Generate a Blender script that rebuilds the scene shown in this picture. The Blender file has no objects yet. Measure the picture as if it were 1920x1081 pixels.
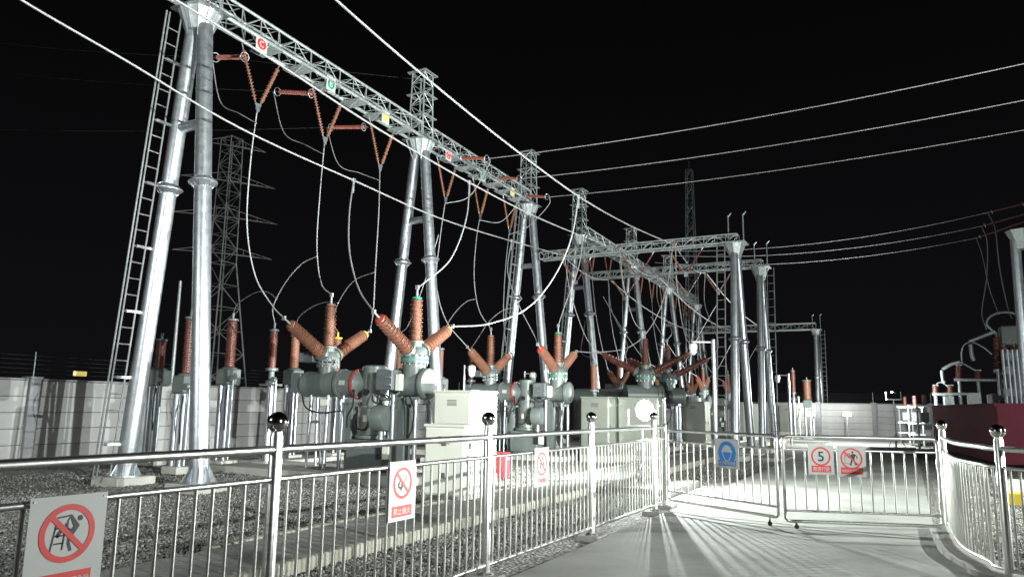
import bpy, math, random
import numpy as np
from mathutils import Vector, Matrix, Quaternion
random.seed(7); rng = np.random.default_rng(7)
R = math.radians
sc = bpy.context.scene
col = sc.collection

# ------------------------------------------------------------------ camera
F_PX, CX, CY, CAM_H = 1387.0, 960.0, 540.5, 1.5
_r = math.atan(0.0150); _th = math.atan((761.0 - CY) * math.cos(_r) / F_PX); _a = R(28.5)
_f0 = Vector((-math.sin(_a), math.cos(_a), 0)); _r0 = Vector((math.cos(_a), math.sin(_a), 0)); _u0 = Vector((0, 0, 1))
FW = _f0 * math.cos(_th) + _u0 * math.sin(_th)
_u1 = -_f0 * math.sin(_th) + _u0 * math.cos(_th)
UP = _u1 * math.cos(_r) - _r0 * math.sin(_r)
RT = _r0 * math.cos(_r) + _u1 * math.sin(_r)
EYE = Vector((0, 0, CAM_H))
cd = bpy.data.cameras.new('camera'); cam = bpy.data.objects.new('camera', cd); col.objects.link(cam)
M = Matrix((RT, UP, -FW)).transposed().to_4x4(); M.translation = EYE
cam.matrix_world = M
cd.sensor_width = 36; cd.lens = F_PX / 1920 * 36; cd.clip_end = 2000; cd.clip_start = 0.05
sc.camera = cam

# ------------------------------------------------------------------ night sky, exposure
w = bpy.data.worlds.new('World'); sc.world = w; w.use_nodes = True
nt = w.node_tree
bg = nt.nodes['Background']; bg.inputs['Strength'].default_value = 1.0
tc = nt.nodes.new('ShaderNodeTexCoord'); sep = nt.nodes.new('ShaderNodeSeparateXYZ')
rmp = nt.nodes.new('ShaderNodeValToRGB')
nt.links.new(tc.outputs['Generated'], sep.inputs[0]); nt.links.new(sep.outputs['Z'], rmp.inputs[0])
rmp.color_ramp.elements[0].position = 0.0; rmp.color_ramp.elements[0].color = (0.0052, 0.0050, 0.0060, 1)
rmp.color_ramp.elements[1].position = 0.55; rmp.color_ramp.elements[1].color = (0.0013, 0.0013, 0.0013, 1)
nt.links.new(rmp.outputs[0], bg.inputs['Color'])
sc.view_settings.view_transform = 'Standard'; sc.view_settings.look = 'None'
sc.view_settings.exposure = 0.0; sc.view_settings.gamma = 1.0

# ------------------------------------------------------------------ floodlights: positions of the yard lamps and of the added heads
# (lamp objects are made in the floodlight builder below)
# head position, aim direction, watts, lens size, beam angle (0 = wide)
FLOODS = [
    ((-4.78, 14.45, 1.46), (0.97, -0.25, 0.02), 1000, 0.40, 0),    # in the picture, facing the road and gate
    ((-4.98, 14.65, 1.46), (-0.95, 0.10, 0.22), 1300, 0.10, 0),    # second head added to light the switchgear behind it
    ((9.0, 1.4, 4.7), (-0.90, 0.47, 0.085), 27500, 0.30, 64),       # on a pole to the right, outside the frame
    ((-0.9, 36.0, 2.35), (-0.93, -0.05, 0.35), 2200, 0.07, 0),  # added head on the far pole, lights the distant gantries
    ((-0.9, 36.3, 2.35), (-0.45, 0.85, 0.0), 1300, 0.07, 0),  # another added head there, lights the far end
    ((7.2, 15.0, 2.45), (-0.90, -0.40, 0.04), 3400, 0.30, 0),       # on a pole right of the curved fence, outside the frame
    ((7.3, 15.3, 2.5), (-0.15, 0.98, 0.05), 750, 0.30, 0),        # second head added to brighten the transformer side
    ((-9.0, -4.0, 5.0), (-0.35, 0.93, -0.10), 760, 0.30, 0),       # on a pole behind the left fence, outside the frame
]

# ------------------------------------------------------------------ helpers: picture point -> place
def _ray(px, py): return FW + RT * ((px - CX) / F_PX) - UP * ((py - CY) / F_PX)
def atZ(px, py, z=0.0):
    d = _ray(px, py); return EYE + d * ((z - CAM_H) / d.z)
def atX(px, py, X):
    d = _ray(px, py); return EYE + d * (X / d.x)
def atY(px, py, Y):
    d = _ray(px, py); return EYE + d * (Y / d.y)
def rowX(Y): return -12.0 - 0.042 * (Y - 9)
def row(px, py, off=0.0):
    d = _ray(px, py); t = (-11.622 + off) / (d.x + 0.042 * d.y); return EYE + d * t
def V(*a): return Vector(a)

# ------------------------------------------------------------------ helpers: meshes
def frame_of(d):
    d = d.normalized()
    a = Vector((0, 0, 1)) if abs(d.z) < 0.9 else Vector((1, 0, 0))
    x = a.cross(d).normalized(); y = d.cross(x)
    return x, y, d
class MB:
    def __init__(s): s.v = []; s.f = []; s.sm = []
    def add(s, vs, fs, smooth=False):
        n = len(s.v); s.v += [tuple(p) for p in vs]
        for f in fs: s.f.append(tuple(i + n for i in f)); s.sm.append(smooth)
        return s
    def box(s, c, size, rz=0.0, bev=0.0):
        hx, hy, hz = size[0] / 2, size[1] / 2, size[2] / 2
        cs, sn = math.cos(rz), math.sin(rz)
        def P(x, y, z): return (c[0] + x * cs - y * sn, c[1] + x * sn + y * cs, c[2] + z)
        if bev <= 0:
            vs = [P(x, y, z) for z in (-hz, hz) for x, y in ((-hx, -hy), (hx, -hy), (hx, hy), (-hx, hy))]
            return s.add(vs, [(3, 2, 1, 0), (4, 5, 6, 7), (0, 1, 5, 4), (1, 2, 6, 5), (2, 3, 7, 6), (3, 0, 4, 7)])
        b = min(bev, hx * .9, hy * .9, hz * .9); vs = []
        for z, k in ((-hz, b), (-hz + b, 0), (hz - b, 0), (hz, b)):
            ex, ey = hx - k, hy - k; q = b if k == 0 else b * .6
            vs += [P(x, y, z) for x, y in ((-ex + q, -ey), (ex - q, -ey), (ex, -ey + q), (ex, ey - q), (ex - q, ey), (-ex + q, ey), (-ex, ey - q), (-ex, -ey + q))]
        fs = [tuple(range(7, -1, -1)), tuple(range(24, 32))]
        for l in range(3):
            for i in range(8): j = (i + 1) % 8; fs.append((l * 8 + i, l * 8 + j, l * 8 + 8 + j, l * 8 + 8 + i))
        return s.add(vs, fs)
    def tube(s, p, q, r, r2=None, n=10, cap=True, smooth=True):
        p, q = Vector(p), Vector(q); r2 = r if r2 is None else r2
        if (q - p).length < 1e-6: return s
        x, y, d = frame_of(q - p); vs = []
        for c, rr in ((p, r), (q, r2)):
            for i in range(n):
                t = 2 * math.pi * i / n; vs.append(c + x * (rr * math.cos(t)) + y * (rr * math.sin(t)))
        s.add(vs, [(i, (i + 1) % n, n + (i + 1) % n, n + i) for i in range(n)], smooth)
        if cap:
            k = len(s.v) - 2 * n
            s.f.append(tuple(k + i for i in range(n - 1, -1, -1))); s.sm.append(False)
            s.f.append(tuple(k + n + i for i in range(n))); s.sm.append(False)
        return s
    def path(s, pts, r, n=6, cap=True):
        pts = [Vector(p) for p in pts]; vs = []; prev = None
        for i, p in enumerate(pts):
            d = (pts[min(i + 1, len(pts) - 1)] - pts[max(i - 1, 0)]).normalized()
            if prev is None: x, y, _ = frame_of(d)
            else:
                x = (prev - d * prev.dot(d)).normalized(); y = d.cross(x)
            prev = x
            for k in range(n):
                t = 2 * math.pi * k / n; vs.append(p + x * (r * math.cos(t)) + y * (r * math.sin(t)))
        fs = []
        for i in range(len(pts) - 1):
            for k in range(n): a = i * n + k; b = i * n + (k + 1) % n; fs.append((a, b, b + n, a + n))
        s.add(vs, fs, True)
        if cap:
            k = len(s.v) - len(vs)
            s.f.append(tuple(k + i for i in range(n - 1, -1, -1))); s.sm.append(False)
            k2 = len(s.v) - n
            s.f.append(tuple(k2 + i for i in range(n))); s.sm.append(False)
        return s
    def lathe(s, prof, o=(0, 0, 0), d=(0, 0, 1), n=20, smooth=True):
        o = Vector(o); x, y, z = frame_of(Vector(d)); vs = []
        for r, h in prof:
            for i in range(n):
                t = 2 * math.pi * i / n; vs.append(o + z * h + x * (r * math.cos(t)) + y * (r * math.sin(t)))
        fs = []
        for l in range(len(prof) - 1):
            for i in range(n): a = l * n + i; b = l * n + (i + 1) % n; fs.append((a, b, b + n, a + n))
        fs.append(tuple(range(n - 1, -1, -1))); fs.append(tuple((len(prof) - 1) * n + i for i in range(n)))
        return s.add(vs, fs, smooth)
    def poly(s, pts, h):  # pts in any plane, extruded by vector h
        n = len(pts); h = Vector(h)
        vs = [Vector(p) for p in pts] + [Vector(p) + h for p in pts]
        return s.add(vs, [tuple(range(n - 1, -1, -1)), tuple(range(n, 2 * n))] + [(i, (i + 1) % n, n + (i + 1) % n, n + i) for i in range(n)])
    def mesh(s, name, mat, org=(0, 0, 0)):
        o = Vector(org)
        me = bpy.data.meshes.new(name); me.from_pydata([tuple(Vector(p) - o) for p in s.v], [], s.f)
        me.polygons.foreach_set('use_smooth', s.sm); me.materials.append(mat); me.update()
        if any(s.sm):
            try: me.set_sharp_from_angle(angle=R(40))
            except Exception: pass
        return me
    def build(s, name, mat, parent=None, org=None):
        base = WP.get(parent.name, Vector()) if parent else Vector()
        o = Vector(org) if org is not None else base
        ob = bpy.data.objects.new(name, s.mesh(name, mat, o)); col.objects.link(ob)
        ob.location = o - base
        if parent: ob.parent = parent
        WP[ob.name] = o
        return ob
WP = {}
def inst(name, me, loc, parent=None, quat=None, scale=None):
    ob = bpy.data.objects.new(name, me); col.objects.link(ob)
    base = WP.get(parent.name, Vector()) if parent else Vector()
    ob.location = Vector(loc) - base
    if quat is not None: ob.rotation_mode = 'QUATERNION'; ob.rotation_quaternion = quat
    if scale is not None: ob.scale = scale
    if parent: ob.parent = parent
    WP[ob.name] = Vector(loc)
    return ob
def tag(o, label, cat, group=None):
    o['label'] = label; o['category'] = cat
    if group: o['group'] = group
    return o
def thing(name, loc, label, cat, group=None):
    o = bpy.data.objects.new(name, None); col.objects.link(o); o.location = loc; o.empty_display_size = 0.1
    WP[o.name] = Vector(loc); return tag(o, label, cat, group)
def setting(o): o['kind'] = 'structure'; return o
def stuff(o): o['kind'] = 'stuff'; return o
def dup(root, delta, label, group=None):
    r = root.copy(); col.objects.link(r); r.location = root.location + Vector(delta); r['label'] = label
    if group: r['group'] = group
    WP[r.name] = WP[root.name] + Vector(delta)
    for ch in list(root.children):
        c = ch.copy(); col.objects.link(c); c.parent = r
        for g in list(ch.children):
            d = g.copy(); col.objects.link(d); d.parent = c
    return r
def align(d): return Vector((0, 0, 1)).rotation_difference(Vector(d).normalized())
def spline(pts, n=8):
    P = [Vector(p) for p in pts]; P = [P[0] * 2 - P[1]] + P + [P[-1] * 2 - P[-2]]; out = []
    for i in range(1, len(P) - 2):
        for k in range(n):
            t = k / n; a, b, c, d = P[i - 1], P[i], P[i + 1], P[i + 2]
            out.append(0.5 * ((2 * b) + (c - a) * t + (2 * a - 5 * b + 4 * c - d) * t * t + (3 * b - a - 3 * c + d) * t ** 3))
    out.append(P[-2]); return out
def sag(p, q, s, n=24):
    p, q = Vector(p), Vector(q)
    return [p.lerp(q, i / n) - Vector((0, 0, 4 * s * (i / n) * (1 - i / n))) for i in range(n + 1)]

# ------------------------------------------------------------------ materials
def mat(name, c, rough=.5, metal=0.0, ns=8.0, na=.12, bump=0.0, bs=60.0, dirt=None, coat=0.0, streak=None, var=0.0):
    m = bpy.data.materials.new(name); m.use_nodes = True; N = m.node_tree.nodes; L = m.node_tree.links
    b = N['Principled BSDF']; b.inputs['Roughness'].default_value = rough; b.inputs['Metallic'].default_value = metal
    if coat: b.inputs['Coat Weight'].default_value = coat
    t = N.new('ShaderNodeTexCoord'); n1 = N.new('ShaderNodeTexNoise'); n1.inputs['Scale'].default_value = ns
    n1.inputs['Detail'].default_value = 5; n1.inputs['Roughness'].default_value = .62
    if streak:
        mp = N.new('ShaderNodeMapping'); mp.inputs['Scale'].default_value = streak
        L.new(t.outputs['Object'], mp.inputs[0]); L.new(mp.outputs[0], n1.inputs['Vector'])
    else: L.new(t.outputs['Object'], n1.inputs['Vector'])
    r = N.new('ShaderNodeValToRGB'); r.color_ramp.elements[0].position = .3; r.color_ramp.elements[1].position = .7
    lo = [max(0, x * (1 - na)) for x in c]; hi = [min(1, x * (1 + na)) for x in c]
    if dirt: lo = dirt
    r.color_ramp.elements[0].color = (*lo, 1); r.color_ramp.elements[1].color = (*hi, 1)
    L.new(n1.outputs['Fac'], r.inputs[0])
    if var:
        oi = N.new('ShaderNodeObjectInfo'); mr = N.new('ShaderNodeMapRange'); mr.inputs[3].default_value = 1 - var; mr.inputs[4].default_value = 1
        hv = N.new('ShaderNodeHueSaturation'); L.new(oi.outputs['Random'], mr.inputs[0]); L.new(mr.outputs[0], hv.inputs['Value']); L.new(r.outputs[0], hv.inputs['Color']); L.new(hv.outputs[0], b.inputs['Base Color'])
    else: L.new(r.outputs[0], b.inputs['Base Color'])
    rr = N.new('ShaderNodeMapRange'); rr.inputs[3].default_value = max(.03, rough - .08); rr.inputs[4].default_value = min(1, rough + .1)
    L.new(n1.outputs['Fac'], rr.inputs[0]); L.new(rr.outputs[0], b.inputs['Roughness'])
    if bump:
        n2 = N.new('ShaderNodeTexNoise'); n2.inputs['Scale'].default_value = bs; n2.inputs['Detail'].default_value = 6
        L.new(t.outputs['Object'], n2.inputs['Vector'])
        bp = N.new('ShaderNodeBump'); bp.inputs['Strength'].default_value = bump; bp.inputs['Distance'].default_value = .02
        L.new(n2.outputs['Fac'], bp.inputs['Height']); L.new(bp.outputs[0], b.inputs['Normal'])
    return m
def emis(name, c, s):
    m = bpy.data.materials.new(name); m.use_nodes = True; b = m.node_tree.nodes['Principled BSDF']
    b.inputs['Base Color'].default_value = (.8, .8, .8, 1); b.inputs['Emission Color'].default_value = (*c, 1); b.inputs['Emission Strength'].default_value = s
    return m
galv = mat('galvanised_steel', (.46, .48, .51), .38, .85, 7, .17, .15, 40)
galv_dark = mat('dull_galvanised_ladder_steel', (.20, .205, .21), .55, .3, 12, .25)
galv_old = mat('weathered_galvanised_steel', (.40, .43, .43), .5, .55, 14, .3, .1, 50)
steel = mat('stainless_steel', (.68, .68, .66), .32, 1.0, 3, .05, 0, 60, streak=(1, 1, 14))
steel_bar = mat('satin_stainless_steel', (.52, .52, .49), .4, .85, 3, .05, 0, 60)
steel_ball = mat('polished_stainless_steel', (.66, .65, .63), .08, 1.0, 3, .04)
steel_plate = mat('brushed_stainless_sheet', (.27, .28, .245), .42, .55, 2, .06, .05, 90)
alu = mat('aluminium_conductor', (.36, .355, .36), .5, .5, 20, .12, .2, 120)
alu_dull = mat('dull_conductor', (.36, .35, .36), .6, .4, 20, .15)
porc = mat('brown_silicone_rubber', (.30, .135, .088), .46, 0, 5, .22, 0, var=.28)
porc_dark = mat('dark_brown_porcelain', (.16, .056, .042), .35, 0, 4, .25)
porc_red = mat('red_silicone_rubber', (.27, .075, .052), .5, 0, 5, .2)
paint = mat('grey_green_paint', (.145, .165, .158), .38, .05, 5, .1, .03, 30)
paint_dk = mat('dark_grey_paint', (.13, .145, .15), .45, .1, 5, .15)
white_p = mat('white_cabinet_paint', (.78, .79, .70), .38, 0, 3, .04, .02, 30)
white_cam = mat('white_plastic', (.72, .74, .72), .4, 0, 3, .05)
black_p = mat('black_rubber', (.02, .02, .022), .5, 0, 6, .2)
green_r = mat('green_phase_ring', (.02, .35, .2), .4, 0, 5, .05)
red_r = mat('red_phase_paint', (.40, .05, .04), .4, 0, 5, .05)
yel_r = mat('yellow_phase_paint', (.72, .52, .04), .4, 0, 5, .05)
maroon = mat('maroon_container_paint', (.10, .010, .024), .85, 0, 3, .15, .05, 20)
red_box = mat('red_fire_box_paint', (.60, .022, .035), .38, 0, 3, .06)
s_white = mat('sign_white', (.45, .45, .44), .45, 0, 6, .03)
s_red = mat('sign_red', (.60, .035, .035), .45, 0, 8, .06)
s_blue = mat('sign_blue', (.012, .17, .52), .45, 0, 8, .05)
s_black = mat('sign_black', (.015, .016, .018), .5, 0, 8, .05)
s_green = mat('sign_green', (.01, .22, .12), .45, 0, 8, .05)
s_yel = mat('sign_yellow', (.78, .66, .05), .45, 0, 8, .05)
wall_m = mat('perimeter_wall_concrete', (.37, .365, .365), .85, 0, 1.3, .13, .25, 45, var=.14)
wall_post = mat('wall_post_concrete', (.22, .22, .23), .85, 0, 3, .15, .25, 45)
kerb_m = mat('kerb_concrete', (.30, .285, .24), .85, 0, 5, .3, .5, 50, var=.25)
slab_m = mat('cover_slab_concrete', (.25, .25, .235), .8, 0, 2.2, .2, .35, 60, var=.25)
found_m = mat('foundation_concrete', (.44, .43, .39), .85, 0, 2.5, .18, .35, 50)
lamp_m = emis('floodlight_lens', (.93, 1, .97), 60)
glow_m = emis('garden_lamp_glow', (.95, 1, .95), 14)
wire_dark = mat('dark_weathered_wire', (.10, .10, .10), .7, .3, 20, .1)
tower_m = mat('tower_steel', (.3, .3, .3), .6, .1, 10, .2)
yglow = emis('yellow_marker_glow', (1, .78, .05), .55)  # warning plate is no lamp; its brightness is put in as emission

def gravel_mat():
    m = bpy.data.materials.new('gravel_ground'); m.use_nodes = True; N = m.node_tree.nodes; L = m.node_tree.links
    b = N['Principled BSDF']; b.inputs['Roughness'].default_value = .9
    t = N.new('ShaderNodeTexCoord'); v = N.new('ShaderNodeTexVoronoi'); v.inputs['Scale'].default_value = 22; v.inputs['Randomness'].default_value = 1
    L.new(t.outputs['Object'], v.inputs['Vector'])
    hs = N.new('ShaderNodeSeparateColor'); L.new(v.outputs['Color'], hs.inputs[0])
    r = N.new('ShaderNodeValToRGB'); r.color_ramp.elements[0].color = (.07, .068, .064, 1); r.color_ramp.elements[1].color = (.38, .37, .34, 1)
    L.new(hs.outputs[0], r.inputs[0])
    n = N.new('ShaderNodeTexNoise'); n.inputs['Scale'].default_value = .7; L.new(t.outputs['Object'], n.inputs['Vector'])
    mx = N.new('ShaderNodeMix'); mx.data_type = 'RGBA'; mx.blend_type = 'MULTIPLY'; mx.inputs[0].default_value = .5
    r2 = N.new('ShaderNodeValToRGB'); r2.color_ramp.elements[0].position = .35; r2.color_ramp.elements[0].color = (.5, .5, .48, 1); r2.color_ramp.elements[1].position = .65
    L.new(n.outputs['Fac'], r2.inputs[0]); L.new(r.outputs[0], mx.inputs[6]); L.new(r2.outputs[0], mx.inputs[7]); L.new(mx.outputs[2], b.inputs['Base Color'])
    bp = N.new('ShaderNodeBump'); bp.inputs['Strength'].default_value = 1; bp.inputs['Distance'].default_value = .03; bp.invert = True
    L.new(v.outputs['Distance'], bp.inputs['Height']); L.new(bp.outputs[0], b.inputs['Normal'])
    return m
def stone_mat():
    m = bpy.data.materials.new('gravel_stone'); m.use_nodes = True; N = m.node_tree.nodes; L = m.node_tree.links
    b = N['Principled BSDF']; b.inputs['Roughness'].default_value = .85
    g = N.new('ShaderNodeNewGeometry'); r = N.new('ShaderNodeValToRGB')
    r.color_ramp.elements[0].color = (.09, .089, .084, 1); r.color_ramp.elements[1].color = (.33, .32, .295, 1)
    e = r.color_ramp.elements.new(.6); e.color = (.19, .185, .172, 1)
    L.new(g.outputs['Random Per Island'], r.inputs[0]); L.new(r.outputs[0], b.inputs['Base Color'])
    return m
def road_mat():
    m = mat('road_concrete', (.28, .285, .265), .8, 0, .9, .15, .25, 90, dirt=(.185, .188, .172))
    return m
grav_m = gravel_mat(); stone_m = stone_mat(); road_m = road_mat()

# ================================================================== SETTING
g = MB(); g.add([(-400, -60, -.05), (300, -60, -.05), (300, 500, -.05), (-400, 500, -.05)], [(0, 1, 2, 3)])
setting(g.build('ground', grav_m))
# road: straight beyond the gate, widening in the foreground
def roadL(Y): return -3.18 - 0.016 * Y
def roadR(Y): return 0.22 - 0.010 * Y
curveR = [atZ(*p) for p in ((1760, 1003), (1768, 1020), (1789, 1050), (1834, 1081))]
pts = [(roadL(-8), -8), (roadL(-8) + 14, -8), (9, 1.5), (5.5, 3.6), (2.6, 5.9)] + [(p.x, p.y) for p in reversed(curveR[:-1])] + [(roadR(12), 12), (roadR(45), 45), (roadR(45), 53), (roadL(53), 53), (roadL(12), 12)]
rd = MB(); rd.poly([(x, y, -.12) for x, y in pts], (0, 0, .12)); road = setting(rd.build('road', road_m))
cr = MB(); cr.box((-3.0, 43.5, -.061), (30, 5.0, .13)); setting(cr.build('cross_road', road_m))
# expansion joint strips, dark, recessed look
for Y in (25, 31, 37):
    j = MB(); j.box(((roadL(Y) + roadR(Y)) / 2 if Y > 10 else -1.0, Y, .001), (roadR(Y) - roadL(Y) - .02 if Y > 10 else 3.9, .012, .006)); o = j.build('expansion_joint', black_p, road)

for A in (((1256, 961), (1400, 974), (1546, 990), (1758, 1009)), ((1240, 965), (1400, 979), (1546, 995), (1760, 1014))):
    j = MB(); P_ = spline([atZ(x, y, .002) for x, y in A], 6)
    for a_, b_ in zip(P_[:-1], P_[1:]): j.poly([a_ + V(0, -.006, 0), b_ + V(0, -.006, 0), b_ + V(0, .006, 0), a_ + V(0, .006, 0)], (0, 0, .002))
    j.build('expansion_joint', black_p, road)
# cable trench walk with cover slabs and kerb stones
def walkL(Y): return -6.08 - 0.030 * Y
def walkR(Y): return -4.92 - 0.022 * Y
wk = MB(); wk.poly([(walkL(0) + .02, 0, -.1), (walkR(0) - .1, 0, -.1), (walkR(46) - .1, 46, -.1), (walkL(46) + .02, 46, -.1)], (0, 0, .12))
walk = setting(wk.build('trench_walk', slab_m))
def slab_mesh(L, W, h, m, b=.008): return MB().box((0, 0, 0), (W, L, h), 0, b).mesh('slab', m)
sm = [slab_mesh(.585, 1.03, .05, slab_m) for _ in range(3)]
for i in range(60):
    Y = 1.0 + i * .6
    inst('cover_slab', sm[i % 3], ((walkL(Y) + walkR(Y) - .1) / 2, Y, .045 + random.uniform(-.004, .004)), walk, Quaternion((0, 0, 1), random.uniform(-.006, .006) + .026))
km = slab_mesh(.47, .10, .17, kerb_m, .012)
for i in range(86):
    Y = .9 + i * .49
    if 13.1 < Y < 15.6: continue
    inst('kerb_stone', km, (walkR(Y) - .045, Y, .015 + random.uniform(-.008, .008)), walk, Quaternion((0, 0, 1), random.uniform(-.02, .02) + .022))
for i in range(70):
    Y = 5.5 + i * .49
    inst('kerb_stone', km, (walkL(Y) - .03, Y, .0 + random.uniform(-.006, .006)), walk, Quaternion((0, 0, 1), .03))
# crossing slab to the road
cs_ = MB(); cs_.poly([(walkR(13.2), 13.2, -.05), (roadL(13.2) - .55, 13.2, -.05), (roadL(15.4) - .55, 15.4, -.05), (walkR(15.4), 15.4, -.05)], (0, 0, .12)); setting(cs_.build('crossing_pavement', slab_m))
cs_ = MB(); cs_.poly([(walkR(24), 24, -.05), (roadL(24), 24, -.05), (roadL(26), 26, -.05), (walkR(26), 26, -.05)], (0, 0, .11)); setting(cs_.build('crossing_pavement', slab_m))
# equipment foundations
for Y, x0, x1, hw in ((12.8, -1.9, 3.5, 1.0), (20.7, -1.9, 3.5, 1.0), (27.4, 0.5, 4.8, 1.3), (34, -1.9, 3.5, 1.0), (42, -1.9, 3.5, 1.0), (50, -1.9, 3.5, 1.0)):
    b = MB(); b.box((rowX(Y) + (x0 + x1) / 2, Y, .0), (x1 - x0, 2 * hw, .2), 0, .02); setting(b.build('equipment_foundation', found_m))
for Y0, Y1 in ((11.2, 16.2), (18.8, 24)):
    b = MB(); b.box((-14.6 - .04 * (Y0 - 11), (Y0 + Y1) / 2 + 1, -.02), (.9, Y1 - Y0, .16), .04, .02); setting(b.build('equipment_foundation', found_m))

# gravel stones
def stones(regions, holes):
    P = []
    for x0, x1, y0, y1, dens, sk in regions:
        n = int((x1 - x0) * (y1 - y0) * dens)
        y = rng.uniform(y0, y1, n); x = rng.uniform(x0, x1, n) + sk * (y - y0); P.append(np.stack([x, y], 1))
    P = np.concatenate(P)
    keep = np.ones(len(P), bool)
    for hx, hy, hr in holes: keep &= ~((abs(P[:, 0] - hx) < hr) & (abs(P[:, 1] - hy) < hr))
    P = P[keep]; n = len(P)
    octa = np.array([(1, 0, 0), (0, 1, 0), (-1, 0, 0), (0, -1, 0), (0, 0, 1), (0, 0, -1)], float)
    s = rng.uniform(.010, .023, (n, 1, 3)) * np.array([1.15, 1.0, .75])
    a = rng.uniform(0, 6.283, n); t = rng.normal(0, .45, n)
    v = octa[None] * s + rng.normal(0, .004, (n, 6, 3))
    s2 = np.where(rng.random((n, 1, 1)) < .05, 1.75, 1.0) * rng.uniform(.8, 1.15, (n, 1, 1)); v = v * s2
    c, si = np.cos(t)[:, None], np.sin(t)[:, None]
    y, z = v[..., 1].copy(), v[..., 2].copy(); v[..., 1] = y * c - z * si; v[..., 2] = y * si + z * c
    c, si = np.cos(a)[:, None], np.sin(a)[:, None]
    x, y = v[..., 0].copy(), v[..., 1].copy(); v[..., 0] = x * c - y * si; v[..., 1] = x * si + y * c
    v[..., 0] += P[:, 0, None]; v[..., 1] += P[:, 1, None]; v[..., 2] += rng.uniform(-.048, -.022, (n, 1))
    f = np.array([(0, 1, 4), (1, 2, 4), (2, 3, 4), (3, 0, 4), (1, 0, 5), (2, 1, 5), (3, 2, 5), (0, 3, 5)])
    fs = (f[None] + 6 * np.arange(n)[:, None, None]).reshape(-1, 3)
    me = bpy.data.meshes.new('gravel'); me.vertices.add(n * 6); me.vertices.foreach_set('co', v.reshape(-1))
    me.loops.add(len(fs) * 3); me.loops.foreach_set('vertex_index', fs.reshape(-1).astype(np.int32))
    me.polygons.add(len(fs)); me.polygons.foreach_set('loop_start', np.arange(0, len(fs) * 3, 3, dtype=np.int32)); me.polygons.foreach_set('loop_total', np.full(len(fs), 3, dtype=np.int32))
    me.update(calc_edges=True); me.validate(); me.materials.append(stone_m)
    o = bpy.data.objects.new('gravel', me); col.objects.link(o); o['kind'] = 'stuff'
    tag(o, 'grey crushed stone gravel covering the yard beside the fence and road', 'gravel')
stones([(-4.98, -3.68, 1.2, 13.1, 1900, -.02), (-5.2, -3.9, 15.6, 24, 420, -.02), (-12.5, -6.42, 3.0, 11.6, 1150, -.03), (-16, -12.5, 6, 12, 220, -.03), (-9, -6.9, 13.9, 19.5, 260, -.03), (.45, 3.4, 4.0, 16, 420, 0), (.35, 1.6, 16, 26, 200, 0)],
       [(-6.6, 10.25, .55), (-8, 12.9, .8), (-3.5, 8.5, .12)])

# ------------------------------------------------------------------ perimeter wall: posts and five board courses per bay
WH = 1.98
def wall_run(name, p0, p1, nb, label, top_label=None):
    p0, p1 = Vector(p0), Vector(p1); d = (p1 - p0) / nb; L = d.length; u = d.normalized(); ang = math.atan2(u.y, u.x)
    root = thing(name, p0, label, 'wall')
    bm = MB().box((0, 0, 0), (L - .22, .10, WH / 5 - .012), 0, .008).mesh('wall_panel', wall_m)
    pm = MB().box((0, 0, (WH + .1) / 2 - .05), (.26, .30, WH + .1), 0, .012).box((0, 0, WH + .04), (.34, .38, .07), 0, .01).mesh('wall_post', wall_post)
    cm = MB().box((0, 0, 0), (L - .3, .2, .05), 0, .01).mesh('coping', wall_post)
    q = Quaternion((0, 0, 1), ang)
    for i in range(nb):
        c = p0 + d * (i + .5)
        for k in range(5): inst('wall_panel', bm, c + V(0, 0, (k + .5) * WH / 5 - .02), root, q)
        inst('coping', cm, c + V(0, 0, WH + .005), root, q)
    core = MB(); mid = (p0 + p1) / 2; core.box((mid.x, mid.y, WH / 2 - .05), (L * nb, .05, WH), ang); core.build('wall_core', black_p, root)
    for i in range(nb + 1): inst('wall_post', pm, p0 + d * i, root, q)
    # electric fence
    ef = thing('electric_fence', p0 + V(0, 0, WH + .08), 'thin wire security fence of rods standing on top of ' + top_label, 'security fence')
    rm = MB().tube((0, 0, 0), (0, 0, .62), .012, n=6).mesh('rod', galv_old)
    for i in range(nb + 1): inst('rod', rm, p0 + d * i + V(0, 0, WH + .08), ef)
    for k in range(5):
        b = MB(); b.path([p0 + d * i + V(0, 0, WH + .16 + k * .11) for i in range(nb + 1)], .002, 4); b.build('wire', wire_dark, ef)
    return root
def wX(Y): return -19.5 - 0.052 * (Y - 10.8)
w0 = 10.75 - 3.1 * 3
wall_run('boundary_wall', (wX(w0), w0, 0), (wX(w0 + 3.1 * 15), w0 + 3.1 * 15, 0), 15, 'long grey panel wall running behind the switchgear on the left', 'the long left wall')
wy = w0 + 3.1 * 15
wall_run('boundary_wall', (wX(wy), wy + .6, 0), (13.5, wy + 7.2, 0), 11, 'pale panel wall closing the far end of the yard', 'the far end wall')
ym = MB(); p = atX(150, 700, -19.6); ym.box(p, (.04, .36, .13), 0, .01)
tag(ym.build('warning_plate', yglow), 'small yellow warning plate hung on the wires above the left wall', 'sign')

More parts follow.
